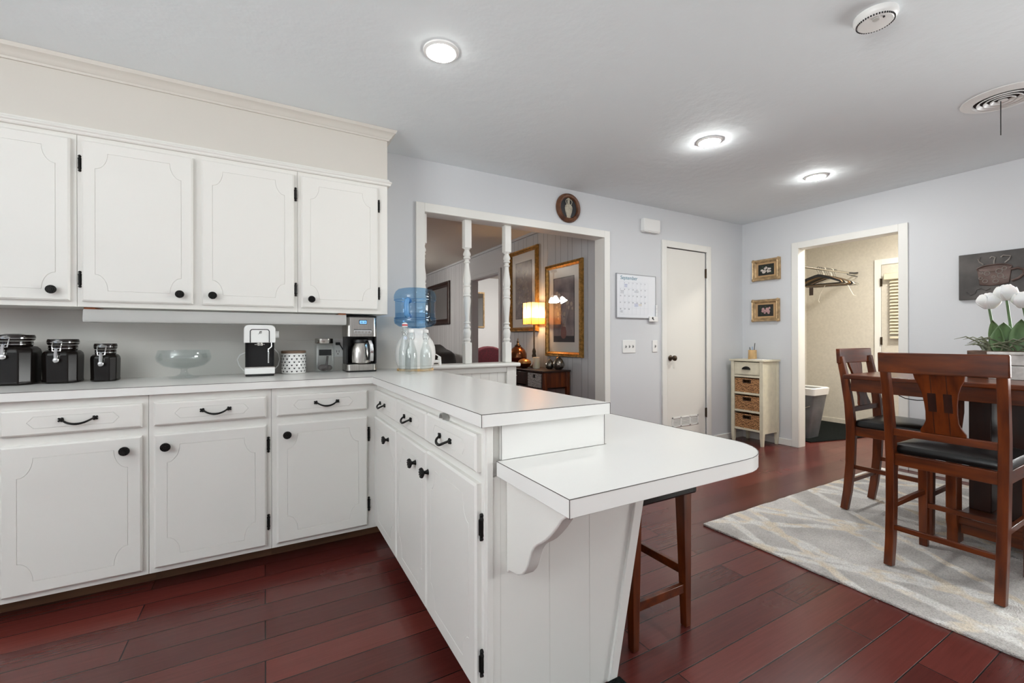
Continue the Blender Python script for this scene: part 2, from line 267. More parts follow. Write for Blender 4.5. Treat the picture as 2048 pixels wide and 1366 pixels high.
M = dict(
    wall=mat('pale blue grey wall paint', (216, 218, 221), .55, bump=.12, bscale=55, spec=.3),
    wall_living=mat('grey living room paneling', (196, 197, 200), .6, spec=.3),
    beige=mat('beige textured wallpaper', (214, 208, 196), .7, bump=.3, bscale=90, var=.04, vscale=40, spec=.2),
    ceiling=mat('white skip trowel ceiling', (236, 242, 245), .8, bump=.6, bscale=13, spec=.2, bdist=.006),
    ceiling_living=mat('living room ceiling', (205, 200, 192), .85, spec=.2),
    floor=floor_material(),
    cabinet=mat('white painted cabinet wood', (233, 231, 226), .42, bump=.05, bscale=40, stretch=(1, 1, .1)),
    soffit=mat('cream painted soffit', (212, 207, 199), .5),
    trim=mat('white trim paint', (238, 237, 232), .38),
    door=mat('white door paint', (234, 232, 226), .4),
    laminate=mat('white laminate', (236, 235, 232), .24, bump=.03, bscale=200, spec=.5),
    seam=mat('dark laminate edge line', (86, 80, 76), .6),
    toe=mat('bare brown toe board', (120, 84, 56), .7, var=.3, vscale=8, stretch=(.3, 3, 3)),
    iron=mat('blackened iron', (30, 29, 28), .42, metal=.7, bump=.5, bscale=160),
    black=mat('black plastic', (16, 16, 17), .35),
    matte_black=mat('matte black', (22, 22, 23), .6),
    cherry=mat('cherry stained wood', (116, 53, 17), .28, col2=(68, 27, 8), vscale=5, stretch=(6, 6, .8), coat=.1, spec=.4),
    cherry_h=mat('cherry stained wood rails', (114, 52, 16), .28, col2=(67, 27, 8), vscale=5, stretch=(6, .8, 6), coat=.1, spec=.4),
    cherry_x=mat('cherry stained wood long grain', (114, 52, 16), .28, col2=(67, 27, 8), vscale=5, stretch=(.8, 6, 6), coat=.1, spec=.4),
    darkwood=mat('dark stained wood', (52, 24, 14), .35, col2=(34, 15, 9), vscale=6, stretch=(5, 5, 1)),
    leather=mat('black leather', (13, 13, 14), .3, bump=.2, bscale=130, spec=.45),
    steel=mat('brushed stainless steel', (196, 192, 186), .24, metal=1, var=.12, vscale=60, stretch=(6, 6, .05)),
    chrome=mat('chrome', (215, 215, 215), .08, metal=1),
    brass=mat('aged brass', (150, 110, 52), .3, metal=1),
    gold=mat('gilded frame', (200, 150, 76), .38, metal=.55, var=.35, vscale=30, bump=.4, bscale=120),
    old_gold=mat('antique gilded frame', (208, 176, 132), .38, metal=.4, var=.25, vscale=25, bump=.4, bscale=90),
    white=mat('white plastic', (240, 240, 238), .35),
    white_gloss=mat('white enamel', (242, 241, 238), .16),
    ceramic_black=mat('dark brown glazed ceramic', (30, 22, 19), .12),
    amber=mat('dark smoked glass', (24, 20, 18), .2, spec=.2),
    rug=rug_material(),
    mat_dark=mat('charcoal carpet mat', (36, 40, 39), 1, var=.5, vscale=140, bump=1, bscale=160, spec=.05, bdist=.006),
    wicker=weave_material('brown wicker', (96, 60, 32), (206, 154, 104)),
    wicker_grey=weave_material('grey woven basket', (96, 92, 92), (200, 196, 194), 1.3),
    cream=mat('cream painted furniture', (226, 218, 194), .45, var=.05, vscale=20),
    glass=thin_glass('clear glass', (254, 255, 255), .035, .03, .34),
    bottle_glass=thin_glass('bottle glass', (247, 249, 249), .045, .04, .48),
    pane=thin_glass('picture glass', (255, 255, 255), .05, .01, .6),
    bluejug=thin_glass('blue polycarbonate', (202, 226, 244), .05, .08, .3),
    water=thin_glass('water', (226, 238, 246), .04, .02, .3),
    acrylic=translucent('milky acrylic', (238, 238, 236), .3, .35),
    mirror=mat('mirror', (225, 225, 222), .02, metal=1),
    paper=mat('white paper', (240, 240, 238), .8),
    red=mat('deep red velvet', (92, 12, 32), .8, var=.3, vscale=30),
    brownleather=mat('dark brown leather', (34, 27, 24), .45, bump=.3, bscale=60),
    galv=mat('grey plastic bin', (122, 126, 132), .35, metal=.3, var=.2, vscale=6),
    leaf=mat('green tulip leaf', (112, 144, 96), .5, var=.25, vscale=14, stretch=(3, 3, .6)),
    grass=mat('grey green grass blades', (142, 148, 120), .6, var=.35, vscale=30),
    petal=mat('white petal', (246, 245, 243), .55, sss=.1),
    oldwood=mat('weathered brown wood', (116, 92, 78), .8, var=.4, vscale=18, stretch=(1, 1, 4), bump=.6, bscale=60),
    whitewash=mat('chipped white paint on wood', (236, 234, 230), .7, var=.2, vscale=16, bump=.5, bscale=70),
    silver=mat('mercury glass', (170, 164, 154), .2, metal=.9, var=.5, vscale=22, bump=.4, bscale=60),
    copper=mat('copper glass', (156, 96, 60), .16, metal=.85, var=.4, vscale=10),
    copper_red=mat('rust red glass', (126, 48, 26), .2, metal=.6, var=.3, vscale=10),
    amberbowl=mat('amber bowl', (214, 148, 74), .3, metal=.4, var=.2, vscale=10),
    candle=mat('ivory wax', (228, 214, 190), .5, sss=.3),
    cork=mat('pale wood cup', (222, 184, 130), .6, var=.12, vscale=18),
    tin_lid=mat('brown wooden lid', (136, 108, 88), .6, var=.2, vscale=12),
    bronze=mat('bronze hardware', (78, 66, 54), .38, metal=.8),
    chalk=mat('black chalk label', (26, 26, 28), .8),
    beans=mat('ground coffee scoop', (86, 78, 74), .9, var=.4, vscale=60),
    teal=mat('teal marker ink', (58, 128, 150), .7), blue=mat('blue marker ink', (70, 92, 180), .7), grey_ink=mat('grey marker ink', (120, 124, 132), .7),
    yellow=mat('yellow marker ink', (208, 190, 120), .7), red_ink=mat('red print', (190, 40, 46), .6),
    grid=mat('pale printed grid', (206, 212, 220), .5), board=mat('white dry erase surface', (238, 241, 246), .2),
    alu=mat('grey aluminium edge', (168, 170, 174), .35, metal=.6),
    plum=mat('muted plum print', (158, 144, 144), .7, col2=(100, 90, 98), vscale=7), print2=mat('taupe leaf print', (166, 150, 142), .7, col2=(104, 95, 98), vscale=9),
    matboard=mat('ivory mat board', (226, 220, 212), .8), print_line=mat('pale print line', (186, 172, 160), .8), print_dark=mat('dark print', (44, 38, 44), .8), print_red=mat('faded red print', (122, 74, 70), .8),
    canvas=mat('dark painted canvas', (34, 36, 30), .5, var=.3, vscale=30), pink=mat('pink painted roses', (206, 160, 160), .6, var=.2, vscale=60), cream_rose=mat('cream painted roses', (226, 214, 204), .6, var=.2, vscale=60), green_paint=mat('painted leaves', (60, 84, 56), .6),
    slate=mat('smoky grey embossed metal', (92, 88, 85), .5, metal=.3, col2=(66, 63, 62), vscale=7, bump=.2, bscale=40),
    mugbrown=mat('rust brown embossed mug', (110, 92, 86), .5, metal=.3, col2=(84, 66, 60), vscale=14), ring=mat('dull silver embossing', (140, 134, 128), .45, metal=.4),
    burl=mat('burl brown frame', (118, 74, 44), .45, col2=(70, 38, 22), vscale=22), plaque=mat('black plaque ground', (28, 30, 34), .5), ivory=mat('ivory relief', (196, 188, 168), .6, var=.2, vscale=40),
    lens=emitter('led lens', (255, 254, 248), DOWNLIGHT), lens_dining=emitter('dining led lens', (255, 255, 252), DOWNLIGHT * 6.2), lens_near=emitter('dimmed led lens', (255, 254, 249), DOWNLIGHT * .5), bulb=emitter('warm bulb', (255, 208, 150), LAMP * 8), shade=translucent('amber shade paper', (255, 226, 180), .6), shade_low=translucent('orange shade paper', (246, 176, 100), .55),
    bell=emitter('lit frosted bell', (255, 250, 242), LIVING * 2.2), lcd=emitter('blue backlit display', (120, 176, 255), 1.6), lcd_ink=mat('display digits', (30, 50, 110), .5),
    duct=mat('dark duct interior', (52, 38, 34), .8, col2=(34, 28, 28), vscale=12), hangwhite=mat('white plastic hanger', (226, 220, 206), .5), hangwood=mat('pale wood hanger', (150, 116, 74), .5), hangbrown=mat('dark brown hanger', (58, 48, 34), .5), wire=mat('grey wire', (120, 116, 108), .4, metal=.7),
    orange=mat('orange brown wood block', (150, 82, 40), .6), hearts=mat('black heart print', (26, 26, 27), .5), shelf_blue=mat('pale blue print', (120, 160, 205), .5),
)

# ------------------------------------------------------------------ the room
XR, YB, ZC = 4.817, 3.094, 2.445           # right wall, back wall, ceiling
def boxes(name, m, bl, **k):
    b = MB()
    for a in bl: b.box(*a)
    return b.build(name, m, **k)
struct(boxes('floor', M['floor'], [(-3.2, 6.9, -2.75, 10.2, -.05, 0)]))
struct(boxes('ceiling', M['ceiling'], [(-3.2, 4.93, -2.75, 3.2, ZC, ZC + .08)]))
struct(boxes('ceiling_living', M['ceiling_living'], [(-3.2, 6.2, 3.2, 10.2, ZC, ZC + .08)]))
struct(boxes('ceiling_mudroom', M['ceiling'], [(4.93, 6.9, .95, 3.42, ZC, ZC + .08)]))
struct(boxes('wall_back', M['wall'], [(-3.2, 1.0, YB, 3.21, 0, ZC), (1.0, 2.735, YB, 3.21, 2.078, ZC), (2.735, 3.53, YB, 3.21, 0, ZC), (3.53, 4.19, YB, 3.21, 2.08, ZC), (4.19, 4.93, YB, 3.21, 0, ZC)]))
struct(boxes('wall_right', M['wall'], [(XR, 4.915, 2.49, YB, 0, ZC), (XR, 4.915, 1.645, 2.49, 2.075, ZC), (XR, 4.915, .4, 1.645, 0, ZC), (XR, 4.915, -1.1, .4, 0, .8), (XR, 4.915, -1.1, .4, 2.1, ZC), (XR, 4.915, -2.75, -1.1, 0, ZC)]))
struct(boxes('wall_front', M['wall'], [(-3.2, XR, -2.75, -2.6, 0, ZC)]))
struct(boxes('wall_left', M['wall'], [(-3.3, -3.2, -2.75, -1.5, 0, ZC), (-3.3, -3.2, .7, 3.21, 0, ZC), (-3.3, -3.2, -1.5, .7, 0, .9), (-3.3, -3.2, -1.5, .7, 2.1, ZC)]))
struct(boxes('wall_living_side', M['wall_living'], [(2.88, 2.98, 3.21, 5.45, 0, ZC), (2.88, 2.98, 5.45, 6.40, 2.07, ZC), (2.88, 2.98, 6.40, 10.1, 0, ZC)]))
struct(boxes('wall_living_far', M['wall_living'], [(-3.2, 2.88, 10.1, 10.2, 0, ZC)]))
struct(boxes('wall_living_left', M['wall_living'], [(-3.3, -3.2, 3.21, 10.2, 0, ZC)]))
struct(boxes('wall_hall', M['wall'], [(2.98, 6.2, 8.5, 8.6, 0, ZC), (6.1, 6.2, 3.5, 8.5, 0, ZC), (2.98, 6.1, 3.42, 3.5, 0, ZC)]))
struct(boxes('wall_mudroom', M['beige'], [(6.635, 6.735, .95, 3.42, 0, ZC), (4.915, 6.635, 3.31, 3.42, 0, ZC), (4.915, 6.635, .95, 1.05, 0, ZC), (4.915, 4.93, 2.49, 3.31, 0, ZC), (4.915, 4.93, 1.05, 1.645, 0, ZC)]))
# vertical grooves of the living room paneling
b = MB(); y = 3.3
for k in range(58):
    y += (.08, .13, .1, .16)[k % 4]
    if 5.3 < y < 6.55 or y > 9.9: continue
    b.box(2.8795, 2.884, y, y + .006, .08, ZC - .04)
struct(b.build('trim_paneling_grooves', mat('paneling groove', (150, 150, 154), .7)))
# casings
def casing(name, m, ax, plane, out, a0, a1, top, wid=.065, t=.017):
    # flat trim round an opening: ax 'y' = on a wall facing -y at y=plane, ax 'x' = on a wall facing -x
    p0, p1 = plane - t, plane
    L = [(a0 - wid, a0, 0, top + wid), (a1, a1 + wid, 0, top + wid), (a0, a1, top, top + wid)]
    b = MB()
    for u0, u1, z0, z1 in L:
        if ax == 'y': b.box(u0, u1, p0, p1, z0, z1)
        else: b.box(p0, p1, u0, u1, z0, z1)
    return struct(b.build(name, m, bevel=.003))
casing('trim_opening', M['trim'], 'y', YB, -1, 1.015, 2.722, 2.064)
struct(boxes('trim_opening_jamb', M['trim'], [(1.0, 1.015, YB, 3.215, 0, 2.064), (2.722, 2.735, YB, 3.215, 0, 2.064), (1.0, 2.735, YB, 3.215, 2.064, 2.078)]))
casing('trim_closet_door', M['trim'], 'y', YB, -1, 3.545, 4.172, 2.065, .066)
casing('trim_mudroom_opening', M['trim'], 'x', XR, -1, 1.657, 2.477, 2.062, .066)
struct(boxes('trim_mudroom_jamb', M['trim'], [(XR, 4.932, 2.477, 2.49, 0, 2.062), (XR, 4.932, 1.645, 1.657, 0, 2.062), (XR, 4.932, 1.645, 2.49, 2.062, 2.075)], bevel=.002))
casing('trim_hall_door', M['wall_living'], 'x', 2.88, -1, 5.45, 6.40, 2.07, .06)
struct(boxes('trim_hall_jamb', M['wall_living'], [(2.88, 2.99, 6.39, 6.40, 0, 2.07), (2.88, 2.99, 5.45, 5.46, 0, 2.07), (2.88, 2.99, 5.45, 6.4, 2.06, 2.07)]))
casing('trim_mudroom_door', M['trim'], 'x', 6.635, -1, 1.62, 2.45, 2.035, .07)
struct(boxes('trim_living_cornice', M['wall_living'], [(2.855, 2.88, 3.21, 10.1, ZC - .03, ZC)]))
struct(boxes('baseboard_back', M['trim'], [(4.24, XR, YB - .012, YB, 0, .068), (2.80, 3.478, YB - .012, YB, 0, .068)], bevel=.003))
struct(boxes('baseboard_right', M['trim'], [(XR - .012, XR, 2.545, YB - .012, 0, .068), (XR - .012, XR, -2.6, 1.59, 0, .068)], bevel=.003))
struct(boxes('baseboard_mudroom', M['beige'], [(6.62, 6.635, 2.52, 3.31, 0, .066), (4.94, 6.62, 3.296, 3.31, 0, .066)], bevel=.003))
# added window frames out of view, where the fill lamps stand
def window(name, ax, p, a0, a1, z0, z1):
    b = MB()
    for i in range(4):
        u = a0 + (a1 - a0) * i / 3
        u0, u1 = (u - .02 if 0 < i < 3 else (u if i == 0 else u - .05)), (u + .02 if 0 < i < 3 else (u + .05 if i == 0 else u))
        b.box(u0, u1, p, p + .05, z0, z1) if ax == 'y' else b.box(p, p + .05, u0, u1, z0, z1)
    for z in (z0, z1 - .05): b.box(a0 + .05, a1 - .05, p, p + .05, z, z + .05) if ax == 'y' else b.box(p, p + .05, a0 + .05, a1 - .05, z, z + .05)
    o = struct(b.build(name, M['trim'], bevel=.003)); return o
window('added_window_1', 'x', -3.27, -1.5, .7, .9, 2.1)
window('added_window_2', 'x', 4.85, -1.1, .4, .8, 2.1)

# half wall with turned spindles
struct(boxes('wall_half', M['trim'], [(1.015, 1.768, 3.105, 3.20, 0, .91)]))
b = MB()
for x in (1.10, 1.17, 1.245, 1.32, 1.395, 1.47, 1.545, 1.62): b.box(x, x + .004, 3.1045, 3.106, 0, .87)
struct(b.build('trim_half_wall_grooves', mat('bead groove', (218, 217, 212), .6)))
b = MB(); b.box(1.698, 1.770, 3.085, 3.105, 0, .912); b.box(1.015, 1.698, 3.09, 3.105, .868, .912); b.box(1.77, 1.785, 3.085, 3.205, 0, .912)
struct(b.build('trim_half_wall', M['trim'], bevel=.003))
b = MB(); b.prism(rrect(3.052, 3.25, .912, .943, .013), 'x', 1.016, 1.808)
ledge = b.build('half_wall_ledge', M['trim'], bevel=.004)
tag(ledge, 'white wooden ledge capping the half wall under the turned spindles', 'ledge')
ZB0, ZB1 = .943, 2.064
prof_mid = [(.026, .165), (.028, .175), (.022, .185), (.029, .197), (.029, .207), (.024, .217), (.027, .235), (.031, .265), (.030, .285), (.024, .303), (.022, .309), (.029, .317), (.029, .324), (.021, .336), (.018, .352), (.026, .36), (.026, .368), (.018, .378), (.019, .42), (.024, .50), (.030, .565), (.030, .59), (.024, .612), (.030, .618), (.030, .627), (.026, .635), (.030, .668), (.026, .7), (.030, .708), (.030, .716), (.025, .724), (.031, .755), (.029, .80), (.022, .86), (.017, .918), (.017, .926), (.024, .934), (.024, .942), (.018, .95), (.018, .962), (.028, .972), (.028, .98), (.022, .99), (.030, 1.006), (.029, 1.02), (.020, 1.045), (.019, 1.055), (.026, 1.064), (.026, 1.074), (.022, 1.08), (.024, 1.086)]
prof_mid = [(r, .155 + (h - .165) * (.915 - .155) / (1.086 - .165)) for r, h in prof_mid]
def spindle(x, label, half=False):
    t = thing('turned_spindle', label, 'spindle', (x, 3.15, ZB0), 'turned spindles on the half wall')
    x0 = x if half else x - .0295
    for z0, z1 in ((0, .165), (.9, ZB1 - ZB0)): MB().box(x0, x + .0295, 3.1205, 3.1795, ZB0 + z0, ZB0 + z1).build('square_block', M['trim'], t, bevel=.006)
    b = MB(); b.lathe(prof_mid, (x, 3.15, ZB0), 20)
    if half:
        bmesh.ops.bisect_plane(b.bm, geom=b.bm.verts[:] + b.bm.edges[:] + b.bm.faces[:], plane_co=(x, 0, 0), plane_no=(1, 0, 0), clear_inner=True)
    b.build('turned_shaft', M['trim'], t)
spindle(1.0155, 'half turned white spindle fixed against the left side of the opening', True)
spindle(1.378, 'white turned spindle standing between the dark mirror and the hall doorway')
spindle(1.733, 'white turned spindle at the open end of the half wall ledge')

# closet door
dr = struct(MB().box(3.547, 4.170, YB + .008, YB + .043, .012, 2.06).build('door_1', M['door'], bevel=.002))
def door_knob(parent, x, y, z, m):
    b = MB(); b.lathe([(.0, 0), (.027, 0), (.03, .006), (.024, .012), (.012, .018), (.011, .035), (.02, .04), (.028, .052), (.027, .066), (.016, .074), (0, .075)], (0, 0, 0), 20)
    b.xf(Matrix.Translation((x, y, z)) @ Matrix.Rotation(PI / 2, 4, 'X')); return b.build('door_knob', m, parent, label='bronze round knob')
door_knob(dr, 3.615, YB + .008, .935, M['bronze'])
for z in (1.79, .285):
    b = MB(); b.box(4.160, 4.18, YB - .001, YB + .007, z, z + .095); b.cyl((4.171, YB - .003, z - .003), (4.171, YB - .003, z + .098), .0065); b.build('hinge', M['bronze'], dr, label='bronze hinge')
b = MB(); X0, X1, Z0, Z1, yv = 3.64, 4.045, .22, .32, YB + .008
for q in ((X0, X1, Z0, Z0 + .012), (X0, X1, Z1 - .012, Z1), (X0, X0 + .014, Z0, Z1), (X1 - .014, X1, Z0, Z1), (3.765, 3.78, Z0, Z1), (3.905, 3.92, Z0, Z1)): b.box(q[0], q[1], yv - .006, yv, q[2], q[3])
for k in range(5): b.box(X0 + .014, X1 - .014, yv - .004, yv + .001, Z0 + .02 + k * .0155, Z0 + .026 + k * .0155)
b.build('vent_grille', M['white'], dr, label='low white louvred vent')
b = MB(); b.box(X0 + .01, X1 - .01, yv - .0015, yv, Z0 + .01, Z1 - .01); b.build('vent_backing', mat('shaded vent slot', (176, 176, 172), .7), dr)
# mudroom back door with faux wood blind
bd = struct(MB().box(6.612, 6.640, 1.625, 2.447, .012, 2.03).build('door_2', M['beige'], bevel=.002))
for z in (1.77, 1.05, .30): MB().box(6.604, 6.618, 2.436, 2.456, z, z + .095).build('hinge', M['bronze'], bd, label='bronze hinge')
bl = thing('window_blind', 'cream slatted blind hanging on the back door behind the dining chairs', 'blind', (6.6, 2.02, 1.5))
b = MB(); b.box(6.54, 6.606, 1.66, 2.40, 1.838, 1.915); b.build('headrail', M['cream'], bl, bevel=.006)
b = MB()
for k in range(17):
    z = 1.815 - k * .0385
    b.prism([(6.552, z - .014), (6.557, z - .018), (6.594, z + .012), (6.589, z + .016)], 'y', 1.68, 2.345)
b.build('slats', M['cream'], bl)
MB().box(6.555, 6.595, 1.68, 2.345, 1.125, 1.155).build('bottom_rail', M['cream'], bl, bevel=.004)

# recessed lights, smoke alarm, ceiling register
def downlight(x, y, label, r=.066, shown=True):
    t = thing('ceiling_light', label, 'ceiling light', (x, y, ZC), 'round flush ceiling lights')
    b = MB(); b.lathe([(r * .9, 0), (r * 1.22, 0), (r * 1.2, -.006), (r * 1.02, -.011), (r * .9, -.008)], (x, y, ZC), 40, cap=False); b.build('trim_ring', M['white'], t)
    b = MB(); b.lathe([(r * 1.0, -.006), (r * .97, -.012), (r * .8, -.019), (r * .5, -.024), (0, -.026)], (x, y, ZC), 40, cap=False); b.build('lens', M['lens_dining'] if x > 2 else (M['lens_near'] if y < 0 else M['lens']), t, label='glowing white lens')
downlight(.70, 1.885, 'glowing round ceiling light nearest the wall cabinets')
downlight(2.571, 1.878, 'glowing round ceiling light above the breakfast bar, middle of the three')
downlight(3.885, 1.866, 'glowing round ceiling light nearest the corner with the closet door')
for x, y, l in ((-.22, -.25, 'round ceiling light over the kitchen floor behind the viewer'), (-1.7, 1.2, 'added unseen ceiling light over the far left of the kitchen'), (3.6, -.9, 'added unseen ceiling light over the near end of the dining table')): downlight(x, y, l)  # last two are unseen lights added to brighten the room
t = thing('ceiling_light', 'round ceiling light of the small entry room behind the wide doorway', 'ceiling light', (5.7, 1.6, ZC))
b = MB(); b.lathe([(.132, -.006), (.126, -.016), (.104, -.03), (.06, -.04), (0, -.044)], (5.7, 1.6, ZC), 32, cap=False); b.build('lens', emitter('entry lens', (255, 250, 240), DOWNLIGHT * 6.2), t)
b = MB(); b.lathe([(.12, 0), (.16, 0), (.158, -.008), (.134, -.014), (.12, -.008)], (5.7, 1.6, ZC), 32, cap=False); b.build('trim_ring', M['white'], t)

t = thing('smoke_alarm', 'round white smoke alarm on the ceiling, upper right', 'smoke alarm', (2.155, .815, ZC))
b = MB(); b.lathe([(.0, 0), (.072, 0), (.073, -.014), (.068, -.024), (.060, -.03), (.056, -.034), (.0, -.038)], (2.155, .815, ZC), 48); b.build('housing', M['white'], t)
b = MB()
for k in range(44):
    a = 2 * PI * k / 44; c, s = math.cos(a), math.sin(a)
    b.xf(Matrix.Identity(4)); q = MB().box(-.0013, .0013, -.0024, .0024, -.003, .003); b.add(q, Matrix.Translation((2.155 + c * .0615, .815 + s * .0615, ZC - .0305)) @ Matrix.Rotation(a, 4, 'Z')); q.bm.free()
b.build('vent_slots', M['matte_black'], t)
b = MB(); b.lathe([(0, -.036), (.011, -.036), (.011, -.0405), (0, -.0405)], (2.12, .80, ZC), 20); b.build('test_button', mat('grey test button', (190, 190, 186), .5), t)
b = MB(); b.box(2.128, 2.134, .775, .781, ZC - .0395, ZC - .035); b.build('indicator', M['matte_black'], t)
t = thing('ceiling_register', 'round white ceiling vent with concentric rings and a pull wire', 'vent', (3.5, .754, ZC))
RC = (3.5, .754, ZC)
b = MB(); b.lathe([(.112, .004), (.165, .0), (.165, -.004), (.15, -.012), (.118, -.016), (.112, -.006)], RC, 56, cap=False); b.build('rim', M['white'], t)
b = MB(); b.lathe([(0, .0005), (.113, .0005), (.113, -.0035), (0, -.0035)], RC, 48); b.build('duct_opening', M['duct'], t, label='dark opening between the rings')
for r in (.088, .062, .036):
    b = MB(); b.lathe([(r, -.004), (r + .013, -.016), (r + .011, -.02), (r - .002, -.008)], RC, 48, cap=False); b.build('ring_vane', M['white'], t)
b = MB(); b.lathe([(0, -.012), (.018, -.012), (.02, -.018), (0, -.022)], RC, 24); b.build('hub', M['white'], t)
b = MB(); b.cyl((3.49, .76, ZC - .02), (3.49, .76, ZC - .205), .0022, seg=6); b.build('pull_wire', M['matte_black'], t, label='thin dark hanging wire')

# ------------------------------------------------------------------ kitchen cabinets
def slab(o, u, v, n, w, h, t, kind):
    """routed cabinet front: o = lower corner on the frame, u width, v height, n outwards"""
    o, u, v, n = map(Vector, (o, u, v, n)); b = MB()
    P = lambda a, c, d: o + u * a + v * c + n * d
    e = .007
    if kind == 'door':
        mx, mz, rx, rz, K = .047, .050, .046, .078, 7
        x0, x1, z0, z1 = mx, w - mx, mz, h - mz
        out, rect = [], []
        for (cx, cz, sx, sz) in ((x0, z0, 1, 1), (x1, z0, -1, 1), (x1, z1, -1, -1), (x0, z1, 1, -1)):
            seq = range(K + 1)
            pts = []
            for i in seq:
                a = PI / 2 * i / K
                pts.append((cx + sx * rx * math.sin(a), cz + sz * rz * math.cos(a), i))
            rc = (e if sx > 0 else w - e, e if sz > 0 else h - e)
            rp = [((rc[0], p[1]) if i < K / 2 - .6 else ((p[0], rc[1]) if i > K / 2 + .6 else rc)) for (p, i) in ((q, q[2]) for q in pts)]
            pts = [(p[0], p[1]) for p in pts]
            if sx * sz < 0: pts, rp = pts[::-1], rp[::-1]
            out += pts; rect += rp
    else:
        mx, mz, tip = .075, h * .27, .02
        out = [(mx + tip, mz), (w - mx - tip, mz), (w - mx, h / 2), (w - mx - tip, h - mz), (mx + tip, h - mz), (mx, h / 2)]
        rect = [(e, e), (w - e, e), (w - e, h / 2), (w - e, h - e), (e, h - e), (e, h / 2)]
    def shrink(d): return [(w / 2 + (p[0] - w / 2) * (1 - 2 * d / w), h / 2 + (p[1] - h / 2) * (1 - 2 * d / h)) for p in out]
    # back rectangle ring with the same number of points
    big = [(0 if abs(p[0] - e) < 1e-6 else (w if abs(p[0] - w + e) < 1e-6 else p[0]), 0 if abs(p[1] - e) < 1e-6 else (h if abs(p[1] - h + e) < 1e-6 else p[1])) for p in rect]
    rings = [[P(a, c, 0) for a, c in big], [P(a, c, t - e * .8) for a, c in big], [P(a, c, t) for a, c in rect], [P(a, c, t) for a, c in out], [P(a, c, t - .002) for a, c in shrink(.0013)], [P(a, c, t) for a, c in shrink(.0028)]]
    return b.loft(rings)
def knob_at(parent, o, n):
    n = Vector(n); b = MB()
    b.lathe([(0, 0), (.011, 0), (.008, .005), (.006, .012), (.008, .016), (.0165, .020), (.0195, .024), (.0185, .028), (.012, .029), (.011, .031), (.006, .031), (.005, .033), (0, .033)], (0, 0, 0), 20)
    for k in range(10):
        a = 2 * PI * k / 10; b.ball((.0152 * math.cos(a), .0152 * math.sin(a), .0285), .0032, seg=6, rings=4)
    b.xf(Matrix.Translation(o) @ n.to_track_quat('Z', 'Y').to_matrix().to_4x4())
    return b.build('knob', M['iron'], parent, label='black rosette knob')
def pull_at(parent, o, u, n, half=.05):
    o, u, n = map(Vector, (o, u, n)); z = Vector((0, 0, 1)); b = MB()
    pts = []
    for i in range(13):
        s = -1 + 2 * i / 12; pts.append(o + u * (half * .95 * s) + z * (-.017 * (1 - s * s) - .001) + n * (.006 + .02 * (1 - s ** 4)))
    b.tube(pts, [.0038 + .0012 * (1 - abs(-1 + 2 * i / 12)) for i in range(13)], 8)
    for s in (-1, 1):
        c = o + u * (half * s)
        for du, dz in ((.011, .006), (.011, -.006), (-.002, .009), (-.001, -.009), (.0, 0)):
            q = c + u * (du * s) + z * dz
            b.tube([c + n * .003, q + n * .003], [.0058, .0034], 6)
        b.tube([c, c + n * .008], [.007, .005], 8)
    return b.build('pull', M['iron'], parent, label='black bail pull')
def hinge_at(parent, o, u, n, h=.078):
    """decorative black leaf hinge: o = lower middle point on the frame"""
    o, u, n = map(Vector, (o, u, n)); z = Vector((0, 0, 1)); b = MB()
    prof = [(0, .003), (.07, .007), (.12, .0035), (.2, .0075), (.3, .006), (.5, .0065), (.7, .006), (.8, .0075), (.88, .0035), (.93, .007), (1, .003)]
    R = []
    for f, wd in prof: R.append([o + z * (h * f) + u * (wd * a) + n * (c) for a, c in ((-1, 0), (1, 0), (1, .004), (.4, .0085), (-.4, .0085), (-1, .004))])
    b.loft(R); b.tube([o + z * (h * .22) + n * .008, o + z * (h * .78) + n * .008], .0045, 8)
    return b.build('hinge', M['iron'], parent, label='black leaf hinge')
NX, PX, NY_, ZV = (-1, 0, 0), (1, 0, 0), (0, -1, 0), (0, 0, 1)
FY, FT = 2.493, .020         # face of the long run, front thickness
CT0, CT1 = .894, .930
def back_door(cab, x0, x1, z0, z1, y, knob=None, hinge=None, drawer=False):
    d = slab((x0, y, z0), PX, ZV, NY_, x1 - x0, z1 - z0, FT, 'drawer' if drawer else 'door').build('drawer' if drawer else 'door', M['cabinet'], cab, smooth=30)
    if drawer: pull_at(d, ((x0 + x1) / 2 + .012, y - FT, (z0 + z1) / 2 + .005), PX, NY_, .05)
    if knob: knob_at(d, (knob[0], y - FT, knob[1]), NY_)
    for hx, hz in (hinge or []): hinge_at(d, (hx, y, hz), PX, NY_)
    return d
def base_unit(label, x0, x1, dx0, dx1, knobx, hingex):
    t = thing('base_cabinet', label, 'cabinet', (x0, FY, 0), 'white base cabinets')
    b = MB(); b.box(x0 + .0005, x1 - .0005, FY, 3.09, .093, CT0); b.build('carcass', M['cabinet'], t, bevel=.0015)
    MB().box(x0, x1 + (.1 if x1 > .5 else 0), 2.635, 2.65, 0, .093).build('toe_board', M['toe'], t, label='bare brown toe board')
    back_door(t, dx0, dx1, .753, .857, FY, drawer=True)
    back_door(t, dx0, dx1, .118, .714, FY, (knobx, .659), [(hingex, .575), (hingex, .19)] if hingex else [(dx0 - .009, .575), (dx0 - .009, .19)])
base_unit('white base cabinet under the dark canisters, its knob at the right of the door', -1.25, -.451, -.905, -.471, -.526, None)
base_unit('white base cabinet under the footed glass bowl, middle of the long run', -.451, .028, -.431, .006, -.386, .015)
base_unit('white base cabinet under the two coffee machines, next to the inside corner', .028, .560, .051, .489, .097, .499)
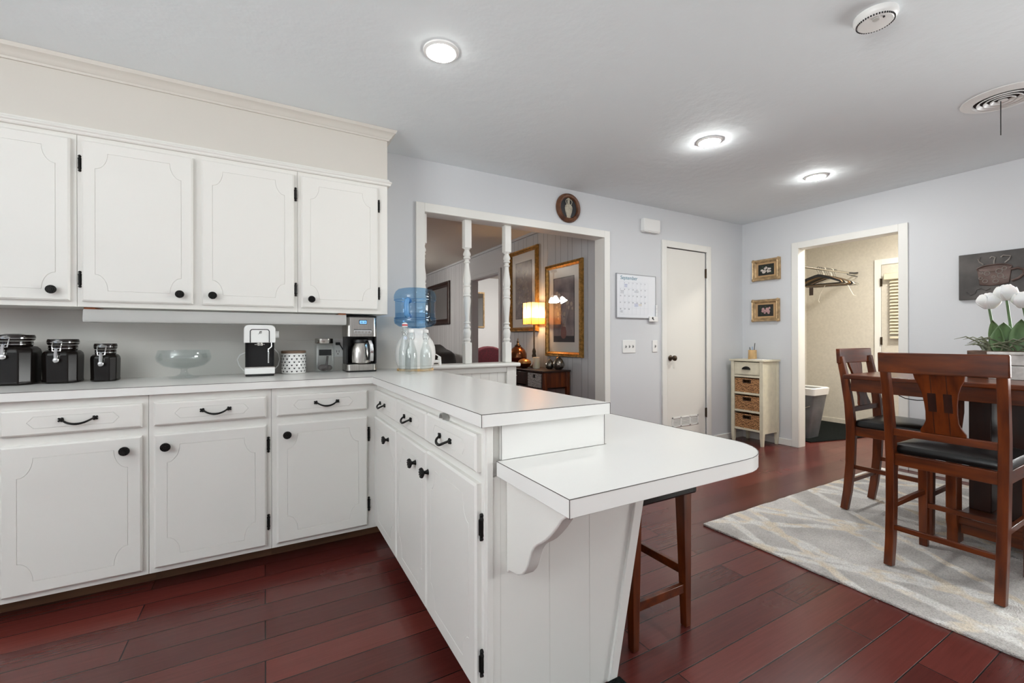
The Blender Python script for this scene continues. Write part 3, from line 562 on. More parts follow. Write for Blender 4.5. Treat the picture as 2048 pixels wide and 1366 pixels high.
# peninsula units face the viewer's left
FXP = .543
def pen_door(cab, y0, y1, z0, z1, knob=None, hinge=None, drawer=False):
    d = slab((FXP, y1, z0), (0, -1, 0), ZV, NX, y1 - y0, z1 - z0, FT, 'drawer' if drawer else 'door').build('drawer' if drawer else 'door', M['cabinet'], cab, smooth=30)
    if drawer: pull_at(d, (FXP - FT, (y0 + y1) / 2 + .02, (z0 + z1) / 2 - .002), (0, -1, 0), NX, .045)
    if knob: knob_at(d, (FXP - FT, knob[0], knob[1]), NX)
    for hy, hz in (hinge or []): hinge_at(d, (FXP, hy, hz), (0, 1, 0), NX)
    return d
t = thing('base_cabinet', 'narrow white base cabinet of the peninsula beside the inside corner', 'cabinet', (FXP, 2.25, 0), 'white base cabinets')
MB().box(FXP, .96, 2.0105, FY, .093, CT0).build('carcass', M['cabinet'], t, bevel=.0015)
MB().box(.66, .675, 2.0105, FY, 0, .093).build('toe_board', M['toe'], t, label='bare brown toe board')
pen_door(t, 2.018, 2.470, .755, .860, drawer=True)
pen_door(t, 2.018, 2.470, .125, .714, (2.15, .648))
t = thing('base_cabinet', 'two-door white base cabinet at the free end of the peninsula', 'cabinet', (FXP, 1.56, 0), 'white base cabinets')
MB().box(FXP, .96, 1.122, 2.0105, .093, CT0).build('carcass', M['cabinet'], t, bevel=.0015)
MB().box(.66, .675, 1.122, 2.0105, 0, .093).build('toe_board', M['toe'], t, label='bare brown toe board')
pen_door(t, 1.586, 2.004, .755, .862, drawer=True); pen_door(t, 1.141, 1.576, .755, .864, drawer=True)
pen_door(t, 1.586, 2.004, .125, .716, (1.71, .645)); pen_door(t, 1.141, 1.576, .125, .722, (1.556, .648), [(1.134, .56), (1.134, .17)])
b = MB(); pts = [(.528, 1.405 + .018 * math.cos(a), .868 + .018 * math.sin(a)) for a in [PI * i / 8 for i in range(9)]]
b.beam([p for p in pts], .02, .004, side=(1, 0, 0)); b.build('curled_strap', mat('grey strap', (150, 148, 144), .5), t, label='grey strap curled over the end drawer')
# slanted end panel with its bracket
ep = thing('peninsula_end_panel', 'white grooved end panel of the peninsula with a slanted edge and scrolled bracket', 'panel', (.77, 1.115, 0))
b = MB(); b.prism([(.560, .0), (.987, 0), (1.142, .744), (.560, .744)], 'y', 1.108, 1.121); b.build('board', M['cabinet'], ep, bevel=.001)
b = MB()
for x in (.586, .756, .912): b.box(x, x + .003, 1.1075, 1.109, .0, .74 if x < .95 else .7)
b.build('grooves', mat('panel groove', (224, 222, 216), .6), ep)
b = MB(); b.prism([(.987, 0), (1.021, 0), (1.183, .744), (1.142, .744)], 'y', 1.098, 1.124); b.build('edge_strip', M['cabinet'], ep, bevel=.002)
MB().box(.5435, .562, 1.104, 1.1215, 0, CT0).build('corner_stile', M['cabinet'], ep, bevel=.0015)
pr = [(1.1075, .745), (.800, .745), (.800, .728), (.822, .722), (.838, .71), (.852, .692), (.866, .675), (.885, .655), (.905, .636), (.925, .621), (.945, .608), (.960, .595), (.972, .578), (.98, .56), (.99, .535), (1.002, .515), (1.02, .497), (1.045, .484), (1.07, .479), (1.09, .475), (1.1075, .462)]
b = MB(); b.prism(pr, 'x', .606, .646); b.build('bracket', M['cabinet'], ep, bevel=.004)
# breakfast bar and its upstand
bar = thing('breakfast_bar', 'lower white breakfast bar top wrapping round the end of the peninsula', 'counter', (1.0, 1.3, .745))
R_ = .17
pts = [(.573, 1.104), (.573, .762), (1.395 - .2, .762)] + arc(1.395 - .19, .762 + R_, .19, -90, 0, 9, R_)[1:] + [(1.395, 2.45), (1.3, 2.6), (.985, 2.6), (.985, 1.104)]
b = MB(); b.prism(pts, 'z', .748, .790); b.build('bar_top', M['laminate'], bar, bevel=.0012)
b = MB()
def seamline(b, P, z, r=.0011):
    b.tube([(p[0], p[1], z) for p in P], r, 6)
seamline(b, [(.573, 1.104), (.573, .762), ] , .790); seamline(b, [(.573, .762)] + pts[2:13], .790); b.tube([(.573, .762, .748), (.573, .762, .79)], .0011, 6)
b.build('edge_line', M['seam'], bar, label='thin dark laminate edge line')
b = MB(); b.box(.590, .975, 1.106, 1.1205, .790, CT0 - .001); b.box(.9605, .975, 1.1205, 2.6, .790, CT0 - .001); b.build('upstand', M['laminate'], bar, bevel=.001)
for xx in (.5898, .9752):
    b = MB(); b.tube([(xx, 1.1058, .79), (xx, 1.1058, .893)], .0008, 6); b.build('upstand_seam', M['seam'], bar, label='dark upright seam')
# worktop
wt = thing('worktop', 'white laminate L-shaped worktop with thin dark edge lines', 'worktop', (0, 2.7, CT0))
b = MB(); b.prism([(-1.27, 3.092), (-1.27, 2.461), (.512, 2.461), (.517, 1.084), (.977, 1.080), (.977, 3.092)], 'z', CT0, CT1); b.build('top', M['laminate'], wt, bevel=.0012)
b = MB(); seamline(b, [(-1.27, 2.461), (.512, 2.461), (.517, 1.084), (.977, 1.080)], CT1); b.tube([(.517, 1.084, CT0), (.517, 1.084, CT1)], .0011, 6); b.tube([(.977, 1.08, CT0), (.977, 1.08, CT1)], .0009, 6); b.tube([(.512, 2.461, CT0), (.512, 2.461, CT1)], .0005, 6)
b.build('edge_line', M['seam'], wt, label='thin dark laminate edge line')
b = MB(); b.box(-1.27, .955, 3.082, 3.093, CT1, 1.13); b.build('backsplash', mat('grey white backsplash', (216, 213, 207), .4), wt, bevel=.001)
b = MB(); b.box(-1.27, .955, 3.087, 3.0935, 1.13, 1.2925); b.build('wall_shade_panel', bpy.data.materials['grey white backsplash'], wt)  # panel added to colour in the warm grey shade under the wall cabinets

# wall cabinets
UY = 2.790
def wall_unit(label, x0, x1, doors):
    t = thing('wall_cabinet', label, 'cabinet', (x0, UY, 1.293), 'white wall cabinets')
    MB().box(x0 + .0005, x1 - .0005, UY, 3.093, 1.293, 2.108).build('carcass', M['cabinet'], t, bevel=.0015)
    for d0, d1, kx, hx in doors:
        back_door(t, d0, d1, 1.319, 2.076, UY, (kx, 1.367), [(hx, 1.928), (hx, 1.383)])
wall_unit('white wall cabinet at the left edge, above the dark canisters', -1.26, -.766, [(-1.21, -.786, -.842, -1.219)])
wall_unit('double-door white wall cabinet in the middle, above the footed glass bowl', -.766, .165, [(-.746, -.322, -.374, -.756), (-.286, .146, -.236, .1555)])
wall_unit('single-door white wall cabinet at the right end, above the steel coffee maker', .165, .676, [(.183, .613, .235, .6225)])
struct(boxes('trim_soffit', M['soffit'], [(-1.26, .676, UY, 3.093, 2.108, ZC)], bevel=.001))
def sweep_trim(name, m, prof):
    # prof = (outward, z); runs along the front then returns along the right end
    b = MB(); rings = [[(-1.26, UY - o_, z) for o_, z in prof], [(.676 + 0, UY - o_, z) for o_, z in prof]]
    rings[1] = [(.676 + o_, UY - o_, z) for o_, z in prof]; rings.append([(.676 + o_, 3.093, z) for o_, z in prof])
    b.loft(rings); return struct(b.build(name, m, smooth=30))
sweep_trim('trim_cabinet_rail', M['cabinet'], [(0, 2.100), (.014, 2.100), (.018, 2.106), (.018, 2.112), (.024, 2.117), (.022, 2.124), (.012, 2.130), (.008, 2.140), (0, 2.142)])
sweep_trim('trim_crown', M['soffit'], [(0, 2.385), (.008, 2.385), (.012, 2.394), (.018, 2.398), (.024, 2.410), (.036, 2.424), (.044, 2.428), (.048, 2.436), (.052, ZC - .001), (0, ZC - .001)])
# milky strip hanging under the wall cabinets
t = thing('under_cabinet_light', 'long milky acrylic strip light cover hanging under the wall cabinets', 'light cover', (-.16, 2.85, 1.225))
b = MB(); b.prism([(2.815, 1.284), (2.812, 1.284), (2.806, 1.236), (2.812, 1.224), (2.96, 1.224), (2.96, 1.228), (2.815, 1.229), (2.81, 1.238)], 'x', -.752, .432); b.build('cover', M['acrylic'], t)
for x in (-.752, .428): MB().box(x, x + .004, 2.812, 2.96, 1.226, 1.284).build('end_cap', M['acrylic'], t)
for x in (-.75, .39): MB().box(x, x + .04, 2.815, 2.95, 1.2815, 1.2925).build('wood_block', M['orange'], t, label='orange brown wood block')

# ------------------------------------------------------------------ things on the worktop
ZT = CT1 + .0008
def canister(x, y, wid, h, rz, label):
    t = thing('canister', label, 'canister', (0, 0, 0), 'dark canisters with clamp lids'); s = wid / 2
    hb = h * .76
    def ring(k, z, c): # squared ring with chamfered corners
        q = s * k; e = q * c
        return [(-q, -q + e, z), (-q + e, -q, z), (q - e, -q, z), (q, -q + e, z), (q, q - e, z), (q - e, q, z), (-q + e, q, z), (-q, q - e, z)]
    b = MB(); b.loft([ring(.93, 0, .42), ring(1, .006, .42), ring(.97, .018, .42), ring(1.0, hb * .82, .42), ring(.97, hb * .91, .45), ring(.86, hb * .98, .5), ring(.74, hb, .585)]); b.build('jar', M['amber'], t, bevel=.006, seg=3)
    b = MB(); b.lathe([(s * .76, hb), (s * .80, hb + .004), (s * .80, hb + .02), (s * .76, hb + .022)], (0, 0, 0), 40); b.build('neck', M['ceramic_black'], t)
    b = MB(); b.lathe([(0, hb + .024), (s * .80, hb + .024), (s * .87, hb + .03), (s * .89, hb + .042), (s * .84, hb + .052), (s * .6, h - .006), (s * .3, h), (0, h + .001)], (0, 0, 0), 40); b.build('lid', M['ceramic_black'], t)
    b = MB()
    for r, z in ((s * .81, hb + .008), (s * .88, hb + .036)): b.tube([(r * math.cos(a), r * math.sin(a), z) for a in [2 * PI * i / 40 for i in range(40)]], .0022, 6, closed=True)
    f = -s * .86
    b.tube([(-.016, f, hb + .04), (-.016, f - .012, hb + .02), (-.013, f - .014, hb - .004), (.013, f - .014, hb - .004), (.016, f - .012, hb + .02), (.016, f, hb + .04), (0, f - .004, hb + .043)], .0026, 6, closed=True)
    b.tube([(0, f - .016, hb + .006), (0, f - .018, hb - .02), (0, f - .020, hb - .04)], [.006, .008, .007], 8); b.ball((0, f - .022, hb - .047), .013, .006, .013, 12, 8)
    b.build('clamp', M['chrome'], t, label='chrome wire clamp'); place(t, (x, y, ZT), rz)
canister(-1.018, 2.915, .160, .235, -.06, 'largest dark canister, cut by the left edge of the picture')
canister(-.853, 2.925, .130, .208, -.06, 'middle-sized dark canister between the largest and the smallest')
canister(-.698, 2.925, .102, .178, -.06, 'smallest dark canister, nearest the footed glass bowl')
t = thing('glass_bowl', 'clear glass footed bowl standing on the worktop', 'bowl', (-.378, 2.915, ZT))
cc = (-.378, 2.915, ZT)
b = MB(); b.lathe([(0, .001), (.066, .001), (.067, .004), (.04, .012), (.02, .022), (.014, .036), (.016, .048), (.03, .054)], cc, 40); b.build('foot', M['bottle_glass'], t)
b = MB(); b.lathe([(.0, .052), (.05, .054), (.09, .066), (.117, .09), (.123, .112), (.117, .135), (.112, .150), (.109, .150), (.114, .134), (.119, .112), (.113, .093), (.088, .07), (.05, .058), (0, .056)], cc, 48); b.build('bowl', M['bottle_glass'], t)

# white single-serve coffee machine
t = thing('coffee_machine', 'slim white coffee machine with a black bay and round shoulders', 'coffee machine', (-.024, 2.9, ZT))
x0, x1, yf, yk = -.098, .050, 2.825, 2.985; zt = ZT
b = MB(); b.box(x0 + .004, x1 - .004, yf + .006, yk, zt, zt + .012); b.build('foot_plate', M['matte_black'], t, bevel=.003)
b = MB(); b.box(x0, x1, yf, yk, zt + .012, zt + .048); b.build('base', M['white'], t, bevel=.004)
b = MB(); b.box(x0 + .003, x1 - .003, yf + .002, yf + .08, zt + .048, zt + .053); b.build('drip_tray', M['steel'], t, bevel=.001)
b = MB(); b.box(x0 + .005, x1 - .005, yf + .085, yk, zt + .048, zt + .19); b.build('back_panel', M['black'], t)
for xx, yy in ((x0 + .003, .01), (x1 - .006, .03)): MB().box(xx, xx + .003, yf + yy, yk, zt + .05, zt + .19).build('side_panel', M['matte_black'], t)
b = MB(); b.prism(rrect(x0 - .003, x1 + .003, zt + .188, zt + .290, .024, 6)[0:0] + [(x0 - .003, zt + .188), (x1 + .003, zt + .188)] + arc(x1 + .003 - .026, zt + .288 - .026, .026, 0, 90, 6) + arc(x0 - .003 + .026, zt + .288 - .026, .026, 90, 180, 6), 'y', yf - .004, yk); b.build('head', M['white'], t, bevel=.003)
b = MB(); P_ = [(-.07, zt + .189)] + [(-.07 + .012 - .012 * math.cos(a), zt + .262 - .012 + .012 * math.sin(a) + 0) for a in [PI / 2 * i / 5 for i in range(6)]]
P2 = [(2 * -.024 - p[0], p[1]) for p in P_[::-1]]
b.tube([(p[0], yf - .0045, p[1]) for p in P_ + P2], .0022, 6); b.build('pod_door_line', M['matte_black'], t, label='dark arched line round the front flap')
q = text_mb('B', .021, .0004, .25); q.xf(Matrix.Translation((-.021, yf - .0046, zt + .245)) @ FACE_NY); q.build('monogram', M['hearts'], t, label='small script letter B')
b = MB(); b.tube([(-.033, yf - .0048, zt + .238), (-.029, yf - .0048, zt + .236), (-.026, yf - .0048, zt + .241), (-.025, yf - .0048, zt + .252)], .0007, 5); b.build('monogram_stroke', M['hearts'], t)
b = MB(); b.box(-.05, .0, yf + .01, yf + .016, zt + .176, zt + .18); b.cyl((-.024, yf + .04, zt + .188), (-.024, yf + .04, zt + .172), .02); b.build('spout', M['steel'], t)
b = MB(); b.cyl((.018, yf + .03, zt + .072), (.018, yf + .03, zt + .135), .0048); b.tube([(.034, yf + .03, zt + .188), (.034, yf + .03, zt + .165), (.028, yf + .03, zt + .158), (.018, yf + .03, zt + .15), (.018, yf + .03, zt + .135)], .0042, 8); b.build('steam_wand', M['chrome'], t, label='chrome steam wand')
b = MB(); b.cyl((x1 + .003, 2.9, zt + .235), (x1 + .022, 2.9, zt + .235), .021, seg=24); b.build('side_dial', M['white'], t, bevel=.002)
b = MB(); b.tube([(x0 + .002, 2.97, zt + .13), (x0 - .028, 2.975, zt + .115), (x0 - .040, 2.975, zt + .09), (x0 - .03, 2.975, zt + .055), (x0 - .012, 2.975, zt + .03), (x0 + .01, 2.975, zt + .012)], .0032, 8); b.build('power_cord', M['white'], t, label='pale looped cord'); b = MB(); b.tube([(x1 - .002, 2.98, zt + .15), (x1 + .022, 2.985, zt + .12), (x1 + .028, 2.985, zt + .085), (x1 + .02, 2.985, zt + .05), (x1 - .004, 2.985, zt + .025)], .0032, 8)
b.build('power_cord', M['white'], t, label='pale looped cord')

# tin with hearts
t = thing('heart_tin', 'white canister with small black hearts and a brown lid', 'canister', (.153, 2.975, ZT)); cc = (.153, 2.975, ZT)
b = MB(); b.lathe([(0, 0), (.062, 0), (.0665, .004), (.0675, .01), (.0665, .118), (.064, .122), (0, .122)], cc, 48); b.build('body', M['white_gloss'], t)
b = MB(); b.lathe([(0, .1225), (.068, .1225), (.0685, .126), (.0685, .134), (.066, .137), (0, .138)], cc, 48); b.build('lid', M['tin_lid'], t)
b = MB()
hp = [(0, -.0055), (.0048, .0004), (.0052, .003), (.0036, .0046), (.0014, .0042), (0, .0026), (-.0014, .0042), (-.0036, .0046), (-.0052, .003), (-.0048, .0004)]
for r in range(6):
    for k in range(14):
        a0 = -PI / 2 + (k - 6.5) * .40 + (.2 if r % 2 else 0); z0 = .014 + r * .0185
        A = [(cc[0] + .0672 * math.cos(a0 + p[0] / .067), cc[1] + .0672 * math.sin(a0 + p[0] / .067), cc[2] + z0 + p[1]) for p in hp]
        B_ = [(cc[0] + .0679 * math.cos(a0 + p[0] / .067), cc[1] + .0679 * math.sin(a0 + p[0] / .067), cc[2] + z0 + p[1]) for p in hp]
        b.loft([A, B_])
b.build('heart_print', M['hearts'], t, label='rows of small black hearts')

# glass jar with a scoop
JX, JY = .328, 3.005; jc = (JX, JY, ZT)
t = thing('glass_jar', 'square glass jar with a metal lid and blank black label', 'jar', jc); s = .057
def sq(k, z, r=.018): return [(JX + p[0] * k, JY + p[1] * k, ZT + z) for p in rrect(-s, s, -s, s, r, 4)]
b = MB(); b.loft([sq(.9, .001), sq(1, .008), sq(1, .16), sq(.9, .175), sq(.8, .18), sq(.78, .176), sq(.88, .17), sq(.95, .158), sq(.95, .012), sq(.8, .006)]); b.build('jar', M['glass'], t)
b = MB(); b.lathe([(0, .18), (.052, .18), (.0535, .183), (.0535, .208), (.051, .211), (0, .211)], jc, 40); b.build('lid', M['steel'], t)
b = MB(); b.box(JX - .036, JX + .036, JY - s - .0016, JY - s - .0002, ZT + .105, ZT + .142); b.build('label_plate', M['chalk'], t, label='blank black label')
t = thing('coffee_scoop', 'grey scoop lying in grounds inside the square glass jar', 'scoop', (JX, JY, ZT + .007))
b = MB(); b.tube([(JX + .012, JY - .005, ZT + .028), (JX + .02, JY, ZT + .10)], [.008, .0065], 8); b.build('handle', M['beans'], t)
b = MB(); b.ball((JX - .004, JY - .008, ZT + .027), .034, .03, .021, 16, 8); b.ball((JX + .026, JY - .004, ZT + .024), .022, .024, .018, 14, 8); b.build('bowl', M['beans'], t)

# wall outlet behind the machines
t = thing('wall_outlet', 'white wall outlet behind the steel coffee maker', 'outlet', (.421, YB, 1.08)); b = MB(); b.box(.388, .452, 3.077, 3.0815, 1.02, 1.14); b.build('cover_plate', M['white'], t, bevel=.002)
b = MB()
for z in (1.052,): 
    b.box(.411, .4135, 3.0762, 3.0775, z - .002, z + .012); b.box(.426, .4285, 3.0762, 3.0775, z - .002, z + .012); b.cyl((.42, 3.0762, z - .012), (.42, 3.0775, z - .012), .0035, seg=10)
b.build('slots', M['matte_black'], t)

# stainless coffee maker
t = thing('coffee_maker', 'tall stainless coffee maker with a lit blue display and steel carafe', 'coffee maker', (.545, 2.93, ZT))
x0, x1, yf, yk = .442, .632, 2.872, 3.05
def cm(z0, z1, name, m, y0=yf, inset=0, r=.03, **k):
    b = MB(); P = [(x1 - inset, yk), (x0 + inset, yk)] + [(p[0], p[1]) for p in [(x0 + inset, y0 + r)] + [(x0 + inset + r - r * math.cos(a), y0 + r - r * math.sin(a)) for a in [PI / 2 * i / 6 for i in range(1, 7)]] + [(x1 - inset - r + r * math.sin(a), y0 + r - r * math.cos(a)) for a in [PI / 2 * i / 6 for i in range(7)]]]
    b.prism(P, 'z', ZT + z0, ZT + z1); return b.build(name, m, t, bevel=.002, **k)
cm(0, .008, 'rubber_foot', M['black'], inset=.002); cm(.008, .048, 'base', M['steel'], y0=yf - .004)
cm(.048, .052, 'warming_plate', M['black'], inset=.004)
cm(.222, .345, 'brew_head', M['steel']); cm(.345, .354, 'top_lid', M['black'], inset=.002)
MB().box(x0 + .004, x1 - .004, 2.975, yk, ZT + .05, ZT + .223).build('column', M['black'], t)
for xx in (x0 + .002, x1 - .012): MB().box(xx, xx + .010, 2.90, 2.98, ZT + .05, ZT + .223).build('side_wall', M['black'], t)
b = MB(); b.box(.517, .566, yf - .003, yf + .001, ZT + .300, ZT + .327); b.build('display_bezel', M['black'], t, bevel=.003)
d = MB().box(.521, .562, yf - .0042, yf - .003, ZT + .304, ZT + .323).build('display', M['lcd'], t, label='blue backlit display')
b = MB()
for k, xx in enumerate((.526, .534, .545, .553)): b.box(xx, xx + .0045, yf - .0048, yf - .0042, ZT + .308, ZT + .319)
b.build('display_digits', M['lcd_ink'], d)
b = MB(); b.box(.486, .592, yf - .0025, yf + .001, ZT + .240, ZT + .266); b.build('button_strip', M['chrome'], t, bevel=.002)
b = MB()
for k in range(5): b.box(.490 + k * .0205, .507 + k * .0205, yf - .0042, yf - .002, ZT + .2445, ZT + .256)
b.build('buttons', M['steel'], t, bevel=.001)
MB().box(.486, .592, yf - .0032, yf - .002, ZT + .266, ZT + .2685).build('button_shadow_gap', M['black'], t)
cc = (.537, 2.925, ZT + .0525)
cf = MB(); cf.lathe([(0, 0), (.062, 0), (.068, .006), (.069, .03), (.068, .07), (.062, .105), (.052, .128), (.0, .130)], cc, 40); cf = cf.build('carafe', M['steel'], t, label='brushed steel carafe')
b = MB(); b.lathe([(.05, .128), (.056, .132), (.054, .15), (.04, .16), (0, .162)], cc, 32); b.build('carafe_lid', M['black'], cf)
b = MB(); b.beam([(.566, 2.872, ZT + .193), (.576, 2.84, ZT + .195), (.584, 2.828, ZT + .17), (.588, 2.832, ZT + .11), (.588, 2.845, ZT + .068)], .022, .012, side=(1, -.3, 0)); b.build('carafe_handle', M['chrome'], cf, bevel=.003, label='steel and black handle')
b = MB(); b.beam([(.560, 2.88, ZT + .185), (.570, 2.85, ZT + .183), (.574, 2.846, ZT + .12), (.572, 2.858, ZT + .075)], .012, .012, side=(1, -.3, 0)); b.build('handle_grip', M['black'], cf, bevel=.002)
b = MB(); b.box(.404, .432, 3.055, 3.0765, 1.098, 1.116); b.build('plug', M['black'], t, bevel=.004)
b = MB(); b.tube([(.428, 3.06, 1.104), (.44, 3.045, 1.08), (.455, 3.04, 1.05), (.470, 3.045, 1.03), (.480, 3.052, 1.05)], .0038, 8); b.build('power_cord', M['black'], t, label='black cord')

# water crock with a jug on top
DX, DY = .868, 2.835; dc = (DX, DY, ZT)
t = thing('water_crock', 'white rounded water dispenser crock with a white tap under the blue jug', 'water dispenser', dc)
b = MB(); b.lathe([(0, .012), (.105, .012), (.112, .018), (.112, .03), (.118, .034), (.128, .07), (.132, .115), (.128, .155), (.115, .19), (.092, .222), (.075, .24), (.07, .262), (.074, .272), (.07, .276), (.062, .276), (.058, .25), (0, .24)], dc, 48); b.build('crock', M['white_gloss'], t)
b = MB(); b.lathe([(0, .0), (.118, 0), (.120, .005), (.116, .0125), (0, .0125)], dc, 48); b.build('stand', M['cork'], t)
b = MB(); ux = Vector((.80, -.6, 0)); ux = Vector((.98, -.2, 0)); o0 = Vector(dc)
p = o0 + Vector((0, 0, .055)); b.tube([p + ux * .115, p + ux * .165], .011, 12); b.tube([p + ux * .158 + Vector((0, 0, .022)), p + ux * .163 + Vector((0, 0, -.026))], [.012, .0105], 12); b.tube([p + ux * .150 + Vector((0, 0, .026)), p + ux * .162 + Vector((0, 0, .022))], .012, 10)
b.beam([p + ux * .168 + Vector((0, 0, .026)), p + ux * .135 + Vector((0, 0, .048)), p + ux * .128 + Vector((0, 0, .05))], .02, .006, side=(.2, .98, 0)); b.build('tap', M['white'], t, label='white lever tap')
jg = thing('water_jug', 'blue translucent water jug upside down on the white crock', 'water jug', (DX, DY, ZT + .277))
jb = (DX, DY, ZT + .277)
b = MB(); b.lathe([(.026, -.03), (.026, .0), (.06, .004), (.105, .012), (.132, .03), (.137, .05), (.134, .066), (.130, .075), (.130, .175), (.134, .184), (.138, .198), (.136, .218), (.126, .24), (.11, .255), (.08, .262), (0, .258)], jb, 56, cap=False); b.build('shell', M['bluejug'], jg)
b = MB(); b.lathe([(.024, -.03), (.024, .002), (.06, .007), (.104, .015), (.13, .032), (.134, .05), (.131, .066), (.127, .076), (.127, .098), (0, .098)], jb, 48, cap=False); b.build('water', M['water'], jg)
hd = Vector((-.62, -.78, 0)); hp_ = [(.10, .172), (.132, .178), (.146, .168), (.150, .15), (.150, .105), (.146, .086), (.132, .076), (.10, .078)]
b = MB(); b.tube([Vector(jb) + hd * r + Vector((0, 0, z)) for r, z in hp_], .016, 12); b.build('grip', mat('blue grip', (96, 152, 204), .2, spec=.5), jg, label='deeper blue moulded handle')
b = MB()
for z in (.066, .184): b.tube([(DX + .1365 * math.cos(a), DY + .1365 * math.sin(a), jb[2] + z) for a in [2 * PI * i / 48 for i in range(48)]], .0022, 6, closed=True)
b.build('rib', M['bluejug'], jg)
# swing-top bottles
def bottle(x, y, h, r, label, printed=False):
    t = thing('glass_bottle', label, 'bottle', (x, y, ZT), 'clear swing-top bottles'); cc = (x, y, ZT); f = h / .275
    b = MB(); b.lathe([(0, .004 * f), (r * .85, .002), (r, .006), (r * 1.01, .02), (r * .97, .03), (r, .04), (r, .11 * f), (r * .92, .14 * f), (r * .66, .175 * f), (r * .44, .205 * f), (r * .38, .23 * f), (r * .38, .243 * f), (r * .46, .247 * f), (r * .46, .256 * f), (r * .3, .258 * f), (r * .28, .23 * f), (r * .36, .2 * f), (r * .86, .135 * f), (r * .92, .11 * f), (r * .92, .016), (0, .012)], cc, 28); b.build('bottle', M['bottle_glass'], t)
    b = MB(); b.lathe([(0, .257 * f), (r * .42, .257 * f), (r * .46, .262 * f), (r * .44, .274 * f), (r * .2, .28 * f), (0, .28 * f)], cc, 20); b.build('stopper', M['white'], t, label='white stopper')
    b = MB(); a = r * .52
    for s in (-1, 1): b.tube([(x + s * r * .44, y, ZT + .265 * f), (x + s * a, y - .004, ZT + .25 * f), (x + s * a, y - .006, ZT + .225 * f), (x + s * r * .42, y - .002, ZT + .212 * f)], .0016, 6)
    b.tube([(x + r * .43 * math.cos(q), y + r * .43 * math.sin(q), ZT + .217 * f) for q in [2 * PI * i / 20 for i in range(20)]], .0016, 6, closed=True); b.build('wire_bail', M['chrome'], t)
    if printed:
        b = MB(); b.lathe([(r * .465, .2625 * f), (r * .475, .266 * f), (r * .47, .27 * f)], cc, 20, cap=False); b.build('stopper_band', M['red_ink'], t, label='red printed band')
        b = MB(); q = MB(); q.lathe([(0, 0), (.011, 0), (.011, .0008), (0, .0008)], (0, 0, 0), 20); b.add(q, Matrix.Translation((x - .003, y - r * .55, ZT + .195 * f)) @ Matrix.Rotation(PI / 2 - .25, 4, 'X')); q.bm.free(); b.build('round_label', M['white'], t)
        b = MB(); q = MB(); q.lathe([(.0055, .0), (.0085, 0), (.0085, .0014), (.0055, .0014)], (0, 0, 0), 20, cap=False); b.add(q, Matrix.Translation((x - .003, y - r * .55, ZT + .195 * f)) @ Matrix.Rotation(PI / 2 - .25, 4, 'X')); q.bm.free(); b.build('label_ring', M['shelf_blue'], t, label='blue ring print')
bottle(.735, 2.612, .300, .036, 'tallest clear bottle with a red and white printed stopper, left of the three', True)
bottle(.744, 2.512, .262, .035, 'clear swing-top bottle in front, middle of the three under the blue jug')
bottle(.868, 2.618, .262, .037, 'clear swing-top bottle at the right, nearest the crock tap')

# ------------------------------------------------------------------ on the back wall
WY = YB - .0005
t = thing('wall_plaque', 'round burl-brown framed plaque with a pale two-handled urn, above the wide opening', 'plaque', (2.312, WY, 2.278))
TR = Matrix.Translation((2.312, WY, 2.278)) @ Matrix.Rotation(PI / 2, 4, 'X')
b = MB(); b.lathe([(.086, .0), (.125, .0), (.128, .008), (.122, .026), (.108, .034), (.094, .03), (.088, .02), (.086, .012)], (0, 0, 0), 56, cap=False); b.xf(TR); b.build('frame', M['burl'], t)
b = MB(); b.lathe([(0, .0), (.0885, .0), (.0885, .014), (0, .014)], (0, 0, 0), 48); b.xf(TR); b.build('ground', M['plaque'], t)
b = MB(); b.lathe([(0, -.088), (.018, -.086), (.020, -.07), (.034, -.035), (.041, 0), (.036, .022), (.02, .036), (.012, .044), (.013, .06), (.012, .074), (.017, .082), (.008, .09), (.0, .094)], (0, 0, 0), 24, 1, .32); b.xf(Matrix.Translation((2.312, WY - .015, 2.274))); b.build('urn_relief', M['ivory'], t, label='pale urn relief')
b = MB()
for s in (-1, 1): b.tube([(2.312 + s * .010, WY - .018, 2.350), (2.312 + s * .026, WY - .019, 2.348), (2.312 + s * .034, WY - .02, 2.332), (2.312 + s * .028, WY - .02, 2.312), (2.312 + s * .018, WY - .018, 2.300)], .0032, 8)
b.build('urn_handles', M['ivory'], t)
t = thing('door_chime', 'plain white door chime box high on the wall left of the closet door', 'door chime', (3.30, WY, 2.24)); MB().box(3.192, 3.415, WY - .05, WY, 2.182, 2.304).build('cover', M['white'], t, bevel=.006); MB().box(3.2, 3.407, WY - .044, WY - .002, 2.176, 2.183).build('base_lip', M['white'], t)
# dry erase calendar
t = thing('whiteboard_calendar', 'white dry erase September calendar on the wall between the opening and the closet door', 'calendar', (3.125, WY, 1.53))
bx0, bx1, bz0, bz1 = 2.872, 3.384, 1.335, 1.748
MB().box(bx0, bx1, WY - .011, WY, bz0, bz1).build('board', M['board'], t)
b = MB()
for q in ((bx0 - .004, bx1 + .004, bz0 - .005, bz0 + .002), (bx0 - .004, bx1 + .004, bz1 - .002, bz1 + .004), (bx0 - .005, bx0 + .002, bz0, bz1), (bx1 - .002, bx1 + .005, bz0, bz1)): b.box(q[0], q[1], WY - .014, WY, q[2], q[3])
b.build('frame', M['alu'], t)
yq = WY - .0115; gx0, gw, gz1, gh = bx0 + .035, .0535, bz1 - .072, .062
b = MB()
for k in range(8): b.box(gx0 + k * gw - .0006, gx0 + k * gw + .0006, yq, yq + .001, gz1 - 5 * gh, gz1)
for k in range(6): b.box(gx0, gx0 + 7 * gw, yq, yq + .001, gz1 - k * gh - .0006, gz1 - k * gh + .0006)
b.build('grid', M['grid'], t)
